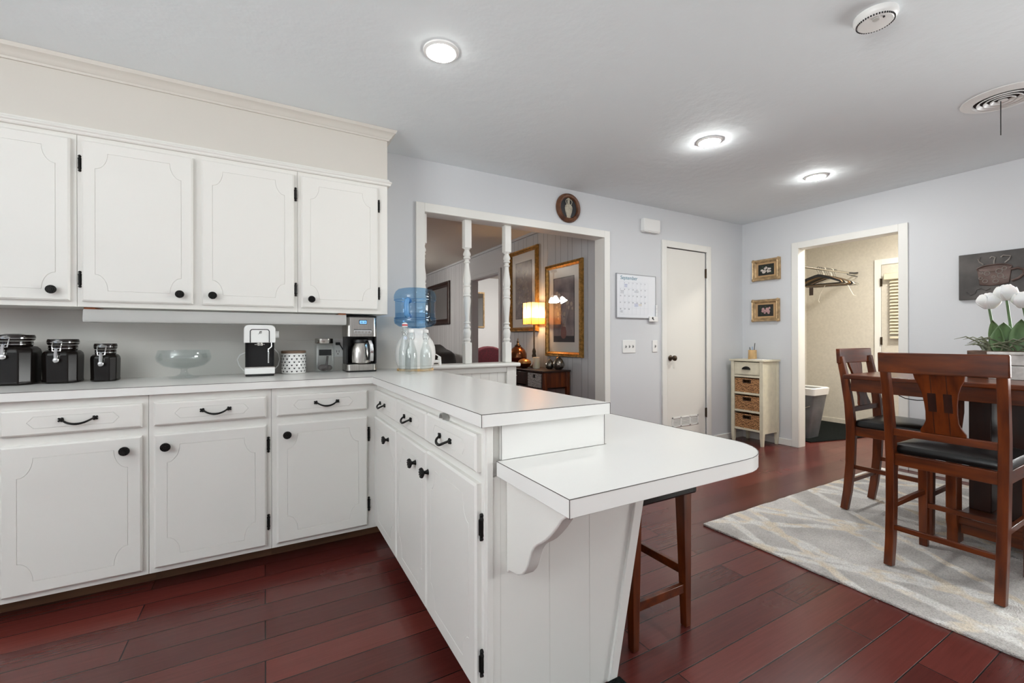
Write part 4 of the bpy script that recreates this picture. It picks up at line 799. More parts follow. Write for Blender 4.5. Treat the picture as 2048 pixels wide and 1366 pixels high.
def wtext(txt, x, z, size, m, name, par, sh=0, y=None):
    q = text_mb(txt, size, .0003, sh); q.xf(Matrix.Translation((x, yq if y is None else y, z)) @ FACE_NY); return q.build(name, m, par)
wtext('September', bx0 + .155, bz1 - .036, .05, M['teal'], 'month_lettering', t, .1)
b = MB()
for d in range(1, 31):
    i = d + 0; c_, r_ = i % 7, i // 7
    q = text_mb(str(d), .017, .0003); b.add(q, Matrix.Translation((gx0 + c_ * gw + .012, yq, gz1 - r_ * gh - .012)) @ FACE_NY); q.bm.free()
b.build('date_numbers', M['grey_ink'], t)
def scrawl(x, z, wd, n, m, nm):
    b = MB()
    for k in range(n):
        pts = []
        for i in range(9): pts.append((x + wd * i / 8, yq - .0002, z - k * .011 + .003 * math.sin(i * 2.1 + k) ))
        b.tube(pts, .0011, 5)
    b.build(nm, m, t)
scrawl(gx0 + .062, gz1 - .025, .036, 3, M['blue'], 'blue_note'); scrawl(gx0 + .012, gz1 - gh - .024, .04, 3, M['grey_ink'], 'grey_note'); scrawl(gx0 + .192, gz1 - gh - .022, .055, 2, M['grey_ink'], 'grey_note')
scrawl(gx0 + .19, gz1 - 3 * gh - .022, .05, 3, M['blue'], 'blue_note'); scrawl(gx0 + .245, gz1 - 3 * gh - .024, .045, 2, M['yellow'], 'yellow_note'); scrawl(gx0 + .01, gz1 - 4 * gh - .03, .03, 2, M['grey_ink'], 'grey_note')
t2 = thing('marker_caddy', 'white marker caddy clipped on the lower right corner of the whiteboard calendar', 'caddy', (3.36, WY - .02, 1.34))
b = MB(); b.box(3.285, 3.40, WY - .03, WY - .0145, 1.30, 1.352); b.build('tray', M['white'], t2, bevel=.004)
b = MB(); b.cyl((3.325, WY - .031, 1.335), (3.325, WY - .028, 1.335), .011, seg=14); b.box(3.33, 3.342, WY - .0315, WY - .03, 1.316, 1.326); b.build('black_emblem', M['black'], t2, label='small black mark')
for k in range(3):
    b = MB(); z = 1.375 + k * .038; b.cyl((3.385, WY - .024, z - .018), (3.385, WY - .024, z + .017), .0085, seg=12); b.build('marker_holder', M['white'], t2)
def switch_plate(label, x0, x1, z0, z1, n):
    t = thing('light_switch', label, 'light switch', ((x0 + x1) / 2, WY, (z0 + z1) / 2)); MB().box(x0, x1, WY - .007, WY, z0, z1).build('cover_plate', M['white'], t, bevel=.003)
    for k in range(n):
        x = (x0 + x1) / 2 + (k - (n - 1) / 2) * .046; z = (z0 + z1) / 2
        b = MB(); b.box(x - .005, x + .005, WY - .0085, WY - .006, z - .013, z + .013); b.frus(x - .0035, x + .0035, WY - .012, WY - .008, z - .01, x - .003, x + .003, WY - .02, WY - .014, z + .006); b.build('toggle', mat('grey toggle', (150, 150, 148), .5) if k == 0 and 'grey toggle' not in bpy.data.materials else bpy.data.materials['grey toggle'], t)
switch_plate('white triple light switch under the whiteboard calendar', 2.952, 3.118, .998, 1.12, 3)
switch_plate('white single light switch beside the closet door casing', 3.349, 3.417, 1.0, 1.116, 1)

# ------------------------------------------------------------------ corner chest, small pictures
cx0, cx1, cy0, cy1 = 4.500, 4.798, 2.668, 3.025
t = thing('corner_chest', 'narrow cream chest with one drawer and three basket shelves in the corner', 'chest', (4.65, 2.85, 0))
b = MB(); b.box(cx0 - .012, cx1, cy0 - .015, cy1 + .015, .888, .906); b.build('top', M['cream'], t, bevel=.003)
for x, y in ((cx0, cy0), (cx0, cy1 - .038), (cx1 - .038, cy0), (cx1 - .038, cy1 - .038)):
    b = MB(); b.box(x, x + .038, y, y + .038, .13, .888); dx, dy = (.010 if x > 4.6 else 0), (.010 if y < 2.8 else 0); b.frus(x + .006, x + .032, y + .006, y + .032, 0, x, x + .038, y, y + .038, .13); b.build('leg', M['cream'], t, bevel=.002)
b = MB(); b.box(cx0 + .038, cx1 - .038, cy0 + .006, cy0 + .018, .13, .888); b.build('side_panel', M['cream'], t); b = MB(); b.box(cx0 + .038, cx1 - .038, cy1 - .018, cy1 - .006, .13, .888); b.build('side_panel', M['cream'], t)
MB().box(cx1 - .012, cx1 - .004, cy0 + .038, cy1 - .038, .13, .888).build('back_panel', M['cream'], t)
for z in (.145, .34, .53, .715): MB().box(cx0 + .003, cx1 - .01, cy0 + .0385, cy1 - .0385, z, z + .022).build('shelf', M['cream'], t, bevel=.002)
d = MB().box(cx0 + .001, cx0 + .02, cy0 + .041, cy1 - .041, .742, .878).build('drawer', M['cream'], t, bevel=.002)
b = MB()
for q in ((cy0 + .05, cy1 - .05, .752, .756), (cy0 + .05, cy1 - .05, .866, .870), (cy0 + .05, cy0 + .054, .752, .87), (cy1 - .054, cy1 - .05, .752, .87)): b.box(cx0 - .002, cx0 + .003, q[0], q[1], q[2], q[3])
b.build('drawer_moulding', M['cream'], d)
b = MB(); K = [(.045 * math.cos(a), .034 * math.sin(a)) for a in [PI * i / 12 for i in range(13)]]
b.loft([[(cx0 - .0005, 2.8465 + p[0], .80 + p[1]) for p in K], [(cx0 - .016, 2.8465 + p[0] * .95, .80 + p[1] * .92) for p in K], [(cx0 - .024, 2.8465 + p[0] * .7, .80 + p[1] * .6) for p in K]]); b.build('cup_pull', M['iron'], d, label='black cup pull')
for z0, lab in ((.7365 - .185 - .0, 'wicker basket on the upper shelf of the cream corner chest'), (.3625, 'wicker basket on the middle shelf of the cream corner chest'), (.1675, 'wicker basket on the bottom shelf of the cream corner chest')):
    z0 = {.7365 - .185: .5525}.get(z0, z0)
    k = thing('wicker_basket', lab, 'basket', (4.63, 2.8465, z0), 'wicker baskets in the corner chest'); y0, y1, x0, x1, z1 = cy0 + .043, cy1 - .043, cx0 + .008, cx1 - .03, z0 + .148
    b = MB(); ya, yb_, za, zb = 2.8465 - .042, 2.8465 + .042, z1 - .042, z1 - .012
    b.box(x0, x0 + .012, y0, ya, z0, z1); b.box(x0, x0 + .012, yb_, y1, z0, z1); b.box(x0, x0 + .012, ya, yb_, z0, za); b.box(x0, x0 + .012, ya, yb_, zb, z1)
    b.box(x0 + .012, x1, y0, y0 + .012, z0, z1); b.box(x0 + .012, x1, y1 - .012, y1, z0, z1); b.box(x1 - .012, x1, y0 + .012, y1 - .012, z0, z1); b.box(x0 + .012, x1 - .012, y0 + .012, y1 - .012, z0, z0 + .01); b.build('body', M['wicker'], k)
    b = MB(); b.tube([(x0 + .002, y0, z1 - .004), (x0 + .002, y1, z1 - .004)], .007, 8); b.build('rim', M['wicker'], k)
    b = MB()
    for q in ((ya, yb_, zb - .002, zb + .004), (ya, yb_, za - .004, za + .002), (ya - .004, ya + .002, za, zb), (yb_ - .002, yb_ + .004, za, zb)): b.box(x0 - .004, x0 + .002, q[0], q[1], q[2], q[3])
    b.build('handle_frame', M['darkwood'] if z0 > .3 else M['bronze'], k, label='dark framed hand hole')
t = thing('pen_cup', 'pale wooden pen cup on top of the cream corner chest', 'pen cup', (4.655, 2.875, .9068)); cc = (4.655, 2.875, .9068)
b = MB(); b.lathe([(0, 0), (.042, 0), (.043, .004), (.041, .1), (.037, .1), (.037, .01), (0, .01)], cc, 32); b.build('cup', M['cork'], t)
for k, (dx, dy, h, m, lab) in enumerate(((.01, -.012, .175, 'black', 'long black pen leaning right in the pen cup'), (-.012, .012, .13, 'matte_black', 'short dark pen at the left of the pen cup'), (.016, .01, .135, 'shelf_blue', 'blue pen in the pen cup'))):
    b = MB(); b.tube([(4.655 + dx * .4, 2.875 + dy * .4, .918), (4.655 + dx * 1.6, 2.875 + dy * 1.6, .9068 + h)], [.0045, .0035], 8); tag(b.build('pen', M[m]), lab, 'pen', 'pens in the cup')
b = MB(); b.box(4.53, 4.70, 2.69, 2.83, .9068, .9105); o = b.build('paper', M['paper']); tag(o, 'white papers lying on the cream corner chest', 'paper')
WX = XR - .0005
def wall_frame(t, y0, y1, z0, z1, wd, dep, m, x=None, name='frame'):
    x = WX if x is None else x; b = MB()
    prof = [(0, 0), (0, dep * .6), (wd * .15, dep), (wd * .4, dep * .85), (wd * .6, dep), (wd * .85, dep * .55), (wd, dep * .45), (wd, 0)]
    rings = []
    for (sy, sz, yy, zz) in ((1, 1, y0, z0), (-1, 1, y1, z0), (-1, -1, y1, z1), (1, -1, y0, z1), (1, 1, y0, z0)): rings.append([(x - d, yy + sy * a, zz + sz * a) for a, d in prof])
    b.loft(rings, cap=False); return b.build(name, m, t, smooth=30)
def small_picture(label, y0, y1, z0, z1, rose):
    t = thing('framed_picture', label, 'picture', (WX, (y0 + y1) / 2, z0)); f = wall_frame(t, y0, y1, z0, z1, .042, .035, M['old_gold'])
    for yy in (y0, y1):
        for zz in (z0, z1): MB().ball((WX - .026, yy + (.014 if yy == y0 else -.014), zz + (.014 if zz == z0 else -.014)), .012, .02, .02, 8, 6).build('corner_ornament', M['old_gold'], f)
    MB().box(WX - .012, WX - .002, y0 + .04, y1 - .04, z0 + .04, z1 - .04).build('liner', mat('gold liner', (196, 160, 116), .5, metal=.3), t)
    cy, cz = (y0 + y1) / 2, (z0 + z1) / 2; p = MB().box(WX - .014, WX - .012, y0 + .066, y1 - .066, z0 + .058, z1 - .058).build('painting', M['canvas'], t); hw, hh = (y1 - y0) / 2 - .076, (z1 - z0) / 2 - .066
    rnd = random.Random(int(z0 * 100)); b = MB()
    for k in range(16): b.ball((WX - .0145, cy + rnd.uniform(-.62, .62) * hw, cz + rnd.uniform(-.55, .45) * hh), .0015, rnd.uniform(.009, .017), rnd.uniform(.008, .014), 8, 6)
    b.build('roses', rose, p, label='painted roses'); b = MB()
    for k in range(18): b.ball((WX - .0142, cy + rnd.uniform(-.9, .9) * hw, cz + rnd.uniform(-.8, .8) * hh), .0008, rnd.uniform(.004, .01), rnd.uniform(.002, .006), 6, 4)
    b.build('leaves', M['green_paint'], p)
small_picture('small gilt picture with white roses, upper of the two beside the doorway', 2.658, 2.962, 1.772, 2.008, M['cream_rose'])
small_picture('small gilt picture with pink roses, lower of the two above the cream chest', 2.666, 2.968, 1.320, 1.564, M['pink'])
# embossed mug picture
t = thing('wall_art', 'smoky grey wall art of an embossed steaming mug beside the white tulips', 'wall art', (WX, 1.075, 1.61)); MB().box(WX - .028, WX, .88, 1.272, 1.433, 1.787).build('panel', M['slate'], t, bevel=.003)
def W_(y, z, d=0): return (WX - .028 - d, 1.078 - y, 1.612 + z)     # y positive to the right as seen
b = MB(); K = [(-.078, -.072), (-.03, -.082), (.03, -.082), (.078, -.068), (.092, .05), (.05, .058), (-.05, .055), (-.092, .045)]
b.loft([[W_(y, z, 0) for y, z in K], [W_(y * .97, z * .97, .008) for y, z in K], [W_(y * .85, z * .85, .012) for y, z in K]]); b.build('mug_body', M['mugbrown'], t)
E_ = [(.09 * math.cos(a), .05 + .026 * math.sin(a)) for a in [2 * PI * i / 24 for i in range(24)]]
b = MB(); b.tube([W_(y, z, .008) for y, z in E_], .005, 8, closed=True); b.loft([[W_(y, z, 0) for y, z in E_], [W_(y * .95, .05 + (z - .05) * .95, .005) for y, z in E_]]); b.build('mug_rim', M['mugbrown'], t)
b = MB(); b.tube([W_(*p, .006) for p in ((.088, .028), (.12, .035), (.148, .02), (.15, -.01), (.125, -.04), (.09, -.055))], .009, 8); b.build('mug_handle', M['mugbrown'], t)
b = MB()
for y, z, r in ((-.035, .012, .015), (-.045, -.045, .013), (.028, .022, .017), (.035, -.012, .015), (.0, -.018, .009), (.01, -.05, .014), (.058, -.03, .01), (-.065, .02, .008), (-.07, -.02, .009), (.055, .04, .012)): b.tube([W_(y + r * math.cos(a), z + r * math.sin(a), .0125) for a in [2 * PI * i / 16 for i in range(16)]], .0028, 6, closed=True)
b.build('embossed_rings', M['ring'], t)
b = MB()
for y, s in ((-.055, -1), (0, 0), (.055, 1)): b.tube([W_(y + s * .0, .082, .004), (W_(y + s * .022 , .105, .004)), W_(y + s * .03 + (.006 if s == 0 else 0), .128, .004), W_(y + s * .005 - .012, .138, .004), W_(y + s * .002 - .022, .126, .004)], .0048, 8)
b.build('steam_curls', M['ring'], t)
b = MB(); b.tube([W_(*p, .003) for p in ((-.15, -.12), (-.13, -.145), (-.105, -.135), (-.095, -.105), (-.07, -.095), (-.045, -.115), (-.02, -.10))], .004, 6); b.build('scroll', M['slate'], t)

# ------------------------------------------------------------------ small entry room
t = thing('clothes_rod', 'grey metal clothes rod in the entry room carrying the hangers', 'clothes rod', (5.5, 2.53, 1.90))
b = MB(); b.cyl((4.932, 2.56, 1.905), (6.0, 2.54, 1.905), .0135, seg=14); b.build('rod', M['steel'], t)
b = MB(); b.tube([(5.98, 2.54, 1.905), (6.30, 2.60, 1.93), (6.62, 2.70, 1.97)], .011, 8); b.build('bracket_arm', M['matte_black'], t, label='black bracket arm')
b = MB(); b.tube([(5.98, 2.54, 1.885), (6.3, 2.60, 1.895), (6.62, 2.70, 1.92)], .005, 6); b.build('brace', M['matte_black'], t)
def hanger(x, tilt, kind, label, dz=0, y=2.545):
    t = thing('coat_hanger', label, 'hanger', (0, 0, 0), 'coat hangers on the entry room rod'); m = {'white': M['hangwhite'], 'wood': M['hangwood'], 'brown': M['hangbrown'], 'black': M['matte_black'], 'wire': M['wire']}[kind]
    R = .017; wm = M['wire'] if kind != 'white' else m
    b = MB(); hk = [(0, R * math.cos(a) , R * math.sin(a) - .0) for a in [math.radians(200 - i * 22) for i in range(10)]] ; hk = hk + [(0, .010, -.03), (0, 0, -.045), (0, 0, -.085)]
    b.tube(hk, .0024 if kind != 'white' else .0038, 6); b.build('hook', wm, t)
    b = MB(); r0 = .0095 if kind in ('white',) else (.0022 if kind == 'wire' else .010)
    sh = [(0, -.215, -.175), (0, -.20, -.158), (0, -.11, -.115), (0, -.03, -.088), (0, 0, -.083), (0, .03, -.088), (0, .11, -.115), (0, .20, -.158), (0, .215, -.175)]
    if kind in ('wood', 'brown', 'black'): b.beam(sh, [.016, .026, .022, .014, .014, .014, .022, .026, .016], [.012, .02, .026, .03, .034, .03, .026, .02, .012], side=(1, 0, 0))
    else: b.tube(sh, r0 * .8, 8)
    b.build('shoulder', m, t)
    b = MB(); b.tube([(0, -.205, -.178), (0, .205, -.178)], .0055 if kind != 'wire' else .0022, 8); b.build('bar', m, t)
    o = place(t, (x, y, 1.9085 + .0 + dz), tilt); return t
hg = [(5.34, .10, 'black', 'black coat hanger at the front of the hanger row, nearest the doorway'), (5.385, -.04, 'wood', 'pale wooden hanger just behind the front black one'), (5.425, .06, 'brown', 'dark brown hanger, third on the rod'), (5.46, .14, 'white', 'white plastic hanger standing out in the middle of the row'), (5.50, -.02, 'brown', 'dark brown hanger right behind the white one'), (5.54, .08, 'wood', 'wooden hanger half hidden behind the dark ones'), (5.585, .12, 'black', 'black hanger near the far end of the row'), (5.63, .05, 'white', 'second white plastic hanger, deep in the row'), (5.68, .16, 'wire', 'thin wire hanger at the far end of the rod'), (5.72, .22, 'wire', 'last wire hanger on the rod, turned to the right')]
for a in hg: hanger(*a)
b = MB(); b.box(5.345, 5.350, 2.60, 2.64, 1.615, 1.70); tag(b.build('hang_tag', mat('brown tag', (62, 48, 40), .7)), 'small dark square tag hanging under the front black hanger', 'tag')
b = MB(); b.tube([(5.48, 2.54, 1.73), (5.47, 2.56, 1.68), (5.46, 2.585, 1.62), (5.46, 2.60, 1.56), (5.46, 2.59, 1.54)], .003, 6); tag(b.build('loose_strap', M['hangwhite']), 'pale strap dangling under the middle of the hangers', 'strap')
b = MB(); b.tube([(5.66, 2.40, 1.73), (5.66, 2.37, 1.66), (5.66, 2.345, 1.61), (5.66, 2.32, 1.60)], .003, 6); tag(b.build('loose_strap', M['hangwhite']), 'pale strap dangling at the right end of the hangers', 'strap')
t = thing('trash_bin', 'grey trash bin with a white liner rim behind the doorway casing', 'bin', (5.4, 2.78, 0))
def binring(x0, x1, y0, y1, z): return [(p[0], p[1], z) for p in rrect(x0, x1, y0, y1, .03, 4)]
b = MB(); b.loft([binring(5.28, 5.52, 2.625, 2.93, .0125), binring(5.24, 5.56, 2.545, 2.99, .545), binring(5.25, 5.55, 2.555, 2.98, .545), binring(5.29, 5.51, 2.635, 2.92, .026)]); b.build('body', M['galv'], t)
b = MB(); b.loft([binring(5.235, 5.565, 2.54, 2.995, .50), binring(5.228, 5.572, 2.532, 3.003, .572), binring(5.24, 5.56, 2.545, 2.99, .582), binring(5.25, 5.55, 2.556, 2.98, .572), binring(5.25, 5.55, 2.556, 2.98, .5)], cap=False); b.build('liner_rim', M['white'], t, label='white liner folded over the rim')
b = MB(); b.tube([(5.246, 2.66, .365), (5.236, 2.635, .355), (5.236, 2.61, .37), (5.243, 2.58, .385)], .006, 6); b.build('wire_handle', M['chrome'], t, label='pale handle')
b = MB(); b.prism([(5.17, 2.64), (5.15, 2.53), (5.56, 2.43), (6.05, 2.35), (6.55, 2.2), (6.6, 2.5), (6.61, 3.28), (5.22, 3.28)], 'z', .0, .012); o = b.build('entry_carpet', M['mat_dark'], bevel=.004); tag(o, 'charcoal carpet mat on the entry room floor, its edge curling up', 'mat')
b = MB(); b.prism([(.44, .55), (1.03, .55), (1.03, 1.097), (.44, 1.097)], 'z', .0005, .012); tag(b.build('floor_mat', M['mat_dark'], bevel=.003), 'charcoal mat corner at the foot of the slanted end panel', 'mat')

# ------------------------------------------------------------------ living room seen through the opening
LX = 2.8785
def tall_picture(label, y0, y1, z0, z1, art, seed):
    t = thing('framed_print', label, 'picture', (LX, (y0 + y1) / 2, z0)); f = wall_frame(t, y0, y1, z0, z1, .055, .04, M['gold'], LX)
    b = MB(); n = 46
    for (ya, za, yb_, zb) in ((y0, z0, y1, z0), (y0, z1, y1, z1), (y0, z0, y0, z1), (y1, z0, y1, z1)):
        L_ = math.hypot(yb_ - ya, zb - za); k = int(L_ / .022)
        for i in range(k):
            q = (i + .5) / k; yy, zz = ya + (yb_ - ya) * q, za + (zb - za) * q; sy = .014 if ya == yb_ == y0 else (-.014 if ya == yb_ else 0); sz = .014 if za == zb == z0 else (-.014 if za == zb else 0)
            b.ball((LX - .036, yy + sy, zz + sz), .007, .009, .009, 6, 4)
    b.build('rope_moulding', M['gold'], f)
    MB().box(LX - .012, LX - .004, y0 + .05, y1 - .05, z0 + .05, z1 - .05).build('mat_board', M['matboard'], t, label='ivory mat board')
    iy0, iy1, iz0, iz1 = y0 + .15, y1 - .15, z0 + .17, z1 - .17
    p = MB().box(LX - .0145, LX - .012, iy0, iy1, iz0, iz1).build('print', M[art], t); rnd = random.Random(seed); cy = (iy0 + iy1) / 2
    b = MB()
    for q in ((iy0 - .008, iy1 + .008, iz0 - .008, iz0), (iy0 - .008, iy1 + .008, iz1, iz1 + .008), (iy0 - .008, iy0, iz0, iz1), (iy1, iy1 + .008, iz0, iz1)): b.box(LX - .0148, LX - .012, q[0], q[1], q[2], q[3])
    b.build('print_border', M['print_dark'], p); X_ = LX - .0152; b = MB(); fl = MB()
    if seed == 1:
        for k in range(9):
            y_ = cy + rnd.uniform(-.04, .04); top = iz0 + rnd.uniform(.3, .55); ye = cy + rnd.uniform(-.15, .15)
            b.tube([(X_, y_, iz0 + .16), (X_, y_ + (ye - y_) * .4, iz0 + .3), (X_, ye, top)], .0028, 5); fl.ball((X_, ye, top), .0012, .022, .024, 10, 6); fl.ball((X_, ye + rnd.uniform(-.03, .03), top - .05), .0012, .015, .016, 10, 6)
        v = MB(); v.lathe([(.02, 0), (.045, .02), (.052, .07), (.04, .12), (.022, .15), (.026, .17)], (0, 0, 0), 20, .03, 1); v.xf(Matrix.Translation((X_, cy, iz0 + .03))); v.build('vase_shape', M['print_red'], p)
        MB().box(X_ - .0003, X_ + .0004, iy0, iy1, iz0, iz0 + .06).build('ground_shape', M['print_dark'], p)
    else:
        for k in range(7):
            y_ = cy + rnd.uniform(-.12, .12); z_ = iz0 + rnd.uniform(.2, .62); r = rnd.uniform(.03, .06); d = rnd.choice((-1, 1))
            b.tube([(X_, y_ + d * r * (1 - i / 16) * math.cos(i * .55), z_ + r * (1 - i / 16) * math.sin(i * .55)) for i in range(15)], .004, 5)
        for k in range(26): fl.ball((X_, cy + rnd.uniform(-.12, .12), iz0 + rnd.uniform(.12, .6)), .001, rnd.uniform(.007, .016), rnd.uniform(.009, .02), 8, 5)
    b.build('stems', M['print_line'], p); fl.build('blossoms', M['print_line'], p)
    MB().box(LX - .021, LX - .019, y0 + .045, y1 - .045, z0 + .045, z1 - .045).build('glass', M['pane'], t)
tall_picture('tall gold framed flower print nearest the wide opening, right of the lamp', 3.575, 4.245, .935, 1.975, 'plum', 1)
tall_picture('tall gold framed scroll print farther along the wall, left of the lamp', 4.425, 5.105, 1.225, 2.275, 'print2', 2)
# console
c0, c1, d0, d1 = 2.520, 2.850, 3.775, 4.90
t = thing('console_table', 'dark cherry console table with a grey basket against the living room wall', 'console table', (2.69, 4.3, 0))
b = MB(); b.prism(rrect(c0 - .018, c1, d0 - .018, d1 + .018, .01, 3), 'z', .782, .80); b.build('top', M['darkwood'], t, bevel=.005)
for x in (c0, c1 - .042):
    for y in (d0, d1 - .042): b = MB(); b.frus(x + .006, x + .036, y + .006, y + .036, 0, x, x + .042, y, y + .042, .782); b.build('leg', M['cherry'], t, bevel=.003)
for y in (d0 + .008, d1 - .024): MB().box(c0 + .042, c1 - .042, y, y + .016, .62, .782).build('side_panel', M['cherry'], t)
b = MB(); b.box(c0 + .03, c1 - .02, d0 + .04, d1 - .04, .60, .612); b.build('lower_panel', M['darkwood'], t); MB().box(c1 - .03, c1 - .02, d0 + .04, d1 - .04, .612, .782).build('back_panel', M['darkwood'], t)
b = MB(); b.box(c0 + .004, c0 + .02, d0 + .042, d0 + .062, .612, .782); b.box(c0 + .004, c0 + .02, d0 + .342, d0 + .372, .612, .782); b.box(c0 + .004, c0 + .02, d0 + .062, d0 + .342, .765, .782); b.build('front_rail', M['darkwood'], t)
for y0, y1 in ((4.15, 4.49), (4.50, 4.84)):
    dd = MB().box(c0 + .002, c0 + .018, y0, y1, .63, .768).build('drawer', M['darkwood'], t, bevel=.004)
    b = MB(); b.ball((c0 - .012, (y0 + y1) / 2, .715), .012, .011, .011, 12, 8); b.cyl((c0 + .003, (y0 + y1) / 2, .715), (c0 - .008, (y0 + y1) / 2, .715), .004); b.build('knob', M['chrome'], dd, label='small bright knob')
t = thing('grey_basket', 'grey woven basket drawer in the dark cherry console table', 'basket', (2.62, 3.97, .6125)); y0, y1 = 3.845, 4.11
b = MB(); ya, yb_ = 3.96, 4.01; x0 = c0 + .004
b.box(x0, x0 + .012, y0, ya, .614, .762); b.box(x0, x0 + .012, yb_, y1, .614, .762); b.box(x0, x0 + .012, ya, yb_, .614, .712); b.box(x0, x0 + .012, ya, yb_, .75, .762); b.box(x0 + .012, x0 + .25, y0, y0 + .01, .614, .762); b.box(x0 + .012, x0 + .25, y1 - .01, y1, .614, .762); b.box(x0 + .012, x0 + .25, y0 + .01, y1 - .01, .614, .624); b.build('body', M['wicker_grey'], t)
MB().box(x0 + .011, x0 + .014, ya - .002, yb_ + .002, .71, .752).build('hand_hole', M['black'], t, label='dark hand hole')
ZK = .8008
t = thing('table_lamp', 'slim table lamp with a lit amber paper shade between the two gold framed prints', 'lamp', (2.745, 4.33, ZK)); lc = (2.745, 4.33, ZK)
b = MB(); b.lathe([(0, 0), (.06, 0), (.062, .01), (.03, .022), (.018, .04), (.014, .10), (.022, .115), (.026, .135), (.018, .16), (.022, .185), (.016, .21), (.009, .225), (.008, .50), (0, .50)], lc, 24); b.build('stand', M['bronze'], t)
def shade_band(z0, z1, m, nm):
    b = MB(); s0 = .098
    b.loft([[(lc[0] + p[0], lc[1] + p[1], ZK + z) for p in rrect(-s0, s0, -s0, s0, .02, 3)] for z in (z0, z1)], cap=False); return b.build(nm, m, t)
sh = shade_band(.575, .752, M['shade'], 'shade'); shade_band(.505, .575, M['shade_low'], 'shade_lower_band')
b = MB()
for sx in (-1, 1):
    for sy in (-1, 1): b.tube([(lc[0] + sx * .095, lc[1] + sy * .095, ZK + .503), (lc[0] + sx * .095, lc[1] + sy * .095, ZK + .754)], .0035, 6)
for q in (0, 1):
    for s in (-1, 1):
        p = [(lc[0] + s * .099, lc[1], ZK + .503), (lc[0] + s * .099, lc[1], ZK + .754)] if q else [(lc[0], lc[1] + s * .099, ZK + .503), (lc[0], lc[1] + s * .099, ZK + .754)]; b.tube(p, .0022, 6)
b.tube([(lc[0], lc[1], ZK + .5), (lc[0] + .09, lc[1], ZK + .505)], .003, 6); b.tube([(lc[0], lc[1], ZK + .5), (lc[0] - .09, lc[1], ZK + .505)], .003, 6)
b.build('shade_frame', M['bronze'], t, label='dark wire shade frame')
b = MB(); b.ball((lc[0], lc[1], ZK + .62), .03, .03, .04, 16, 10); b.build('bulb', M['bulb'], t)
t = thing('pillar_candle', 'ivory pillar candle in front of the lamp stand on the console', 'candle', (2.66, 4.15, ZK)); cc = (2.66, 4.15, ZK)
b = MB(); b.lathe([(0, 0), (.04, 0), (.0405, .003), (.0405, .123), (.037, .127), (.03, .121), (0, .118)], cc, 32); b.build('wax', M['candle'], t); b = MB(); b.cyl((2.66, 4.15, ZK + .117), (2.66, 4.15, ZK + .13), .0015, seg=6); b.build('wick', M['matte_black'], t)
b = MB(); b.lathe([(0, 0), (.016, 0), (.02, .012), (.02, .03), (.012, .045), (0, .048)], (2.71, 4.27, ZK), 16); tag(b.build('votive', M['bronze']), 'tiny dark votive behind the ivory pillar candle', 'ornament')
def pear(x, y, r, h, label):
    t = thing('glass_pear', label, 'ornament', (x, y, ZK)); cc = (x, y, ZK)
    b = MB(); b.lathe([(0, 0), (r * .5, .002), (r * .86, .02 * h / .12), (r, h * .33), (r * .93, h * .52), (r * .66, h * .74), (r * .34, h * .9), (r * .12, h * .98), (0, h)], cc, 32); b.build('body', M['silver'], t)
    b = MB(); b.tube([(x, y, ZK + h * .96), (x + .004, y + .004, ZK + h + .01), (x + .012, y + .002, ZK + h + .02)], [.004, .003, .002], 6); b.build('stem', M['bronze'], t)
pear(2.72, 3.97, .052, .115, 'smaller silver mercury glass pear beside the candle')
pear(2.76, 3.86, .066, .145, 'larger silver mercury glass pear nearest the end of the console')
t = thing('finial_jar', 'copper glass jar with a pointed finial, behind the last spindle', 'jar', (2.66, 4.56, ZK)); cc = (2.66, 4.56, ZK)
b = MB(); b.lathe([(0, 0), (.05, 0), (.085, .03), (.108, .10), (.108, .11)], cc, 36, cap=False); b.lathe([(0, 0), (.05, 0)], cc, 36, cap=False); b.build('lower_bowl', M['copper_red'], t)
b = MB(); b.lathe([(.108, .11), (.105, .155), (.086, .20), (.05, .235), (.03, .245)], cc, 36, cap=False); b.build('upper_bowl', M['copper'], t)
b = MB(); b.lathe([(.036, .243), (.04, .25), (.018, .268), (.01, .285), (.016, .296), (.008, .31), (.004, .335), (0, .345)], cc, 24); b.build('finial', M['bronze'], t)
t = thing('amber_bowl', 'small round amber bowl in front of the copper finial jar', 'bowl', (2.585, 4.28, ZK)); cc = (2.585, 4.28, ZK)
b = MB(); b.lathe([(0, 0), (.03, 0), (.062, .02), (.077, .055)], cc, 32, cap=False); b.lathe([(0, 0), (.03, 0)], cc, 32, cap=False); b.build('lower_body', M['copper'], t); b = MB(); b.lathe([(.077, .055), (.072, .08), (.05, .098), (.03, .104), (.026, .10), (.045, .09), (.064, .07)], cc, 32, cap=False); b.build('upper_body', M['amberbowl'], t)
# mirror, recliner, hall
t = thing('wall_mirror', 'dark framed mirror on the living room wall behind the blue water jug', 'mirror', (LX, 7.9, 1.40)); wall_frame(t, 7.315, 8.475, 1.395, 2.175, .10, .04, M['darkwood'], LX); MB().box(LX - .014, LX - .006, 7.40, 8.39, 1.48, 2.09).build('glass', M['mirror'], t)
t = thing('recliner', 'dark brown leather recliner back beyond the half wall, behind the crock tap', 'chair', (2.2, 6.6, 0))
b = MB(); pr = [(6.35, .30), (7.15, .30), (7.28, .60), (7.25, .95), (7.12, 1.045), (6.95, 1.04), (6.75, .98), (6.55, .955), (6.42, .92), (6.36, .80)]
b.loft([[(2.62, y, z) for y, z in [(6.8 + (p[0] - 6.8) * .9, .65 + (p[1] - .65) * .9) for p in pr]], [(2.55, *p) for p in pr], [(1.75, *p) for p in pr], [(1.68, y, z) for y, z in [(6.8 + (p[0] - 6.8) * .9, .65 + (p[1] - .65) * .9) for p in pr]]]); b.build('back', M['brownleather'], t, bevel=.03, seg=3)
MB().box(1.75, 2.55, 5.75, 7.1, .0, .45).build('seat', M['brownleather'], t, bevel=.05, seg=3)
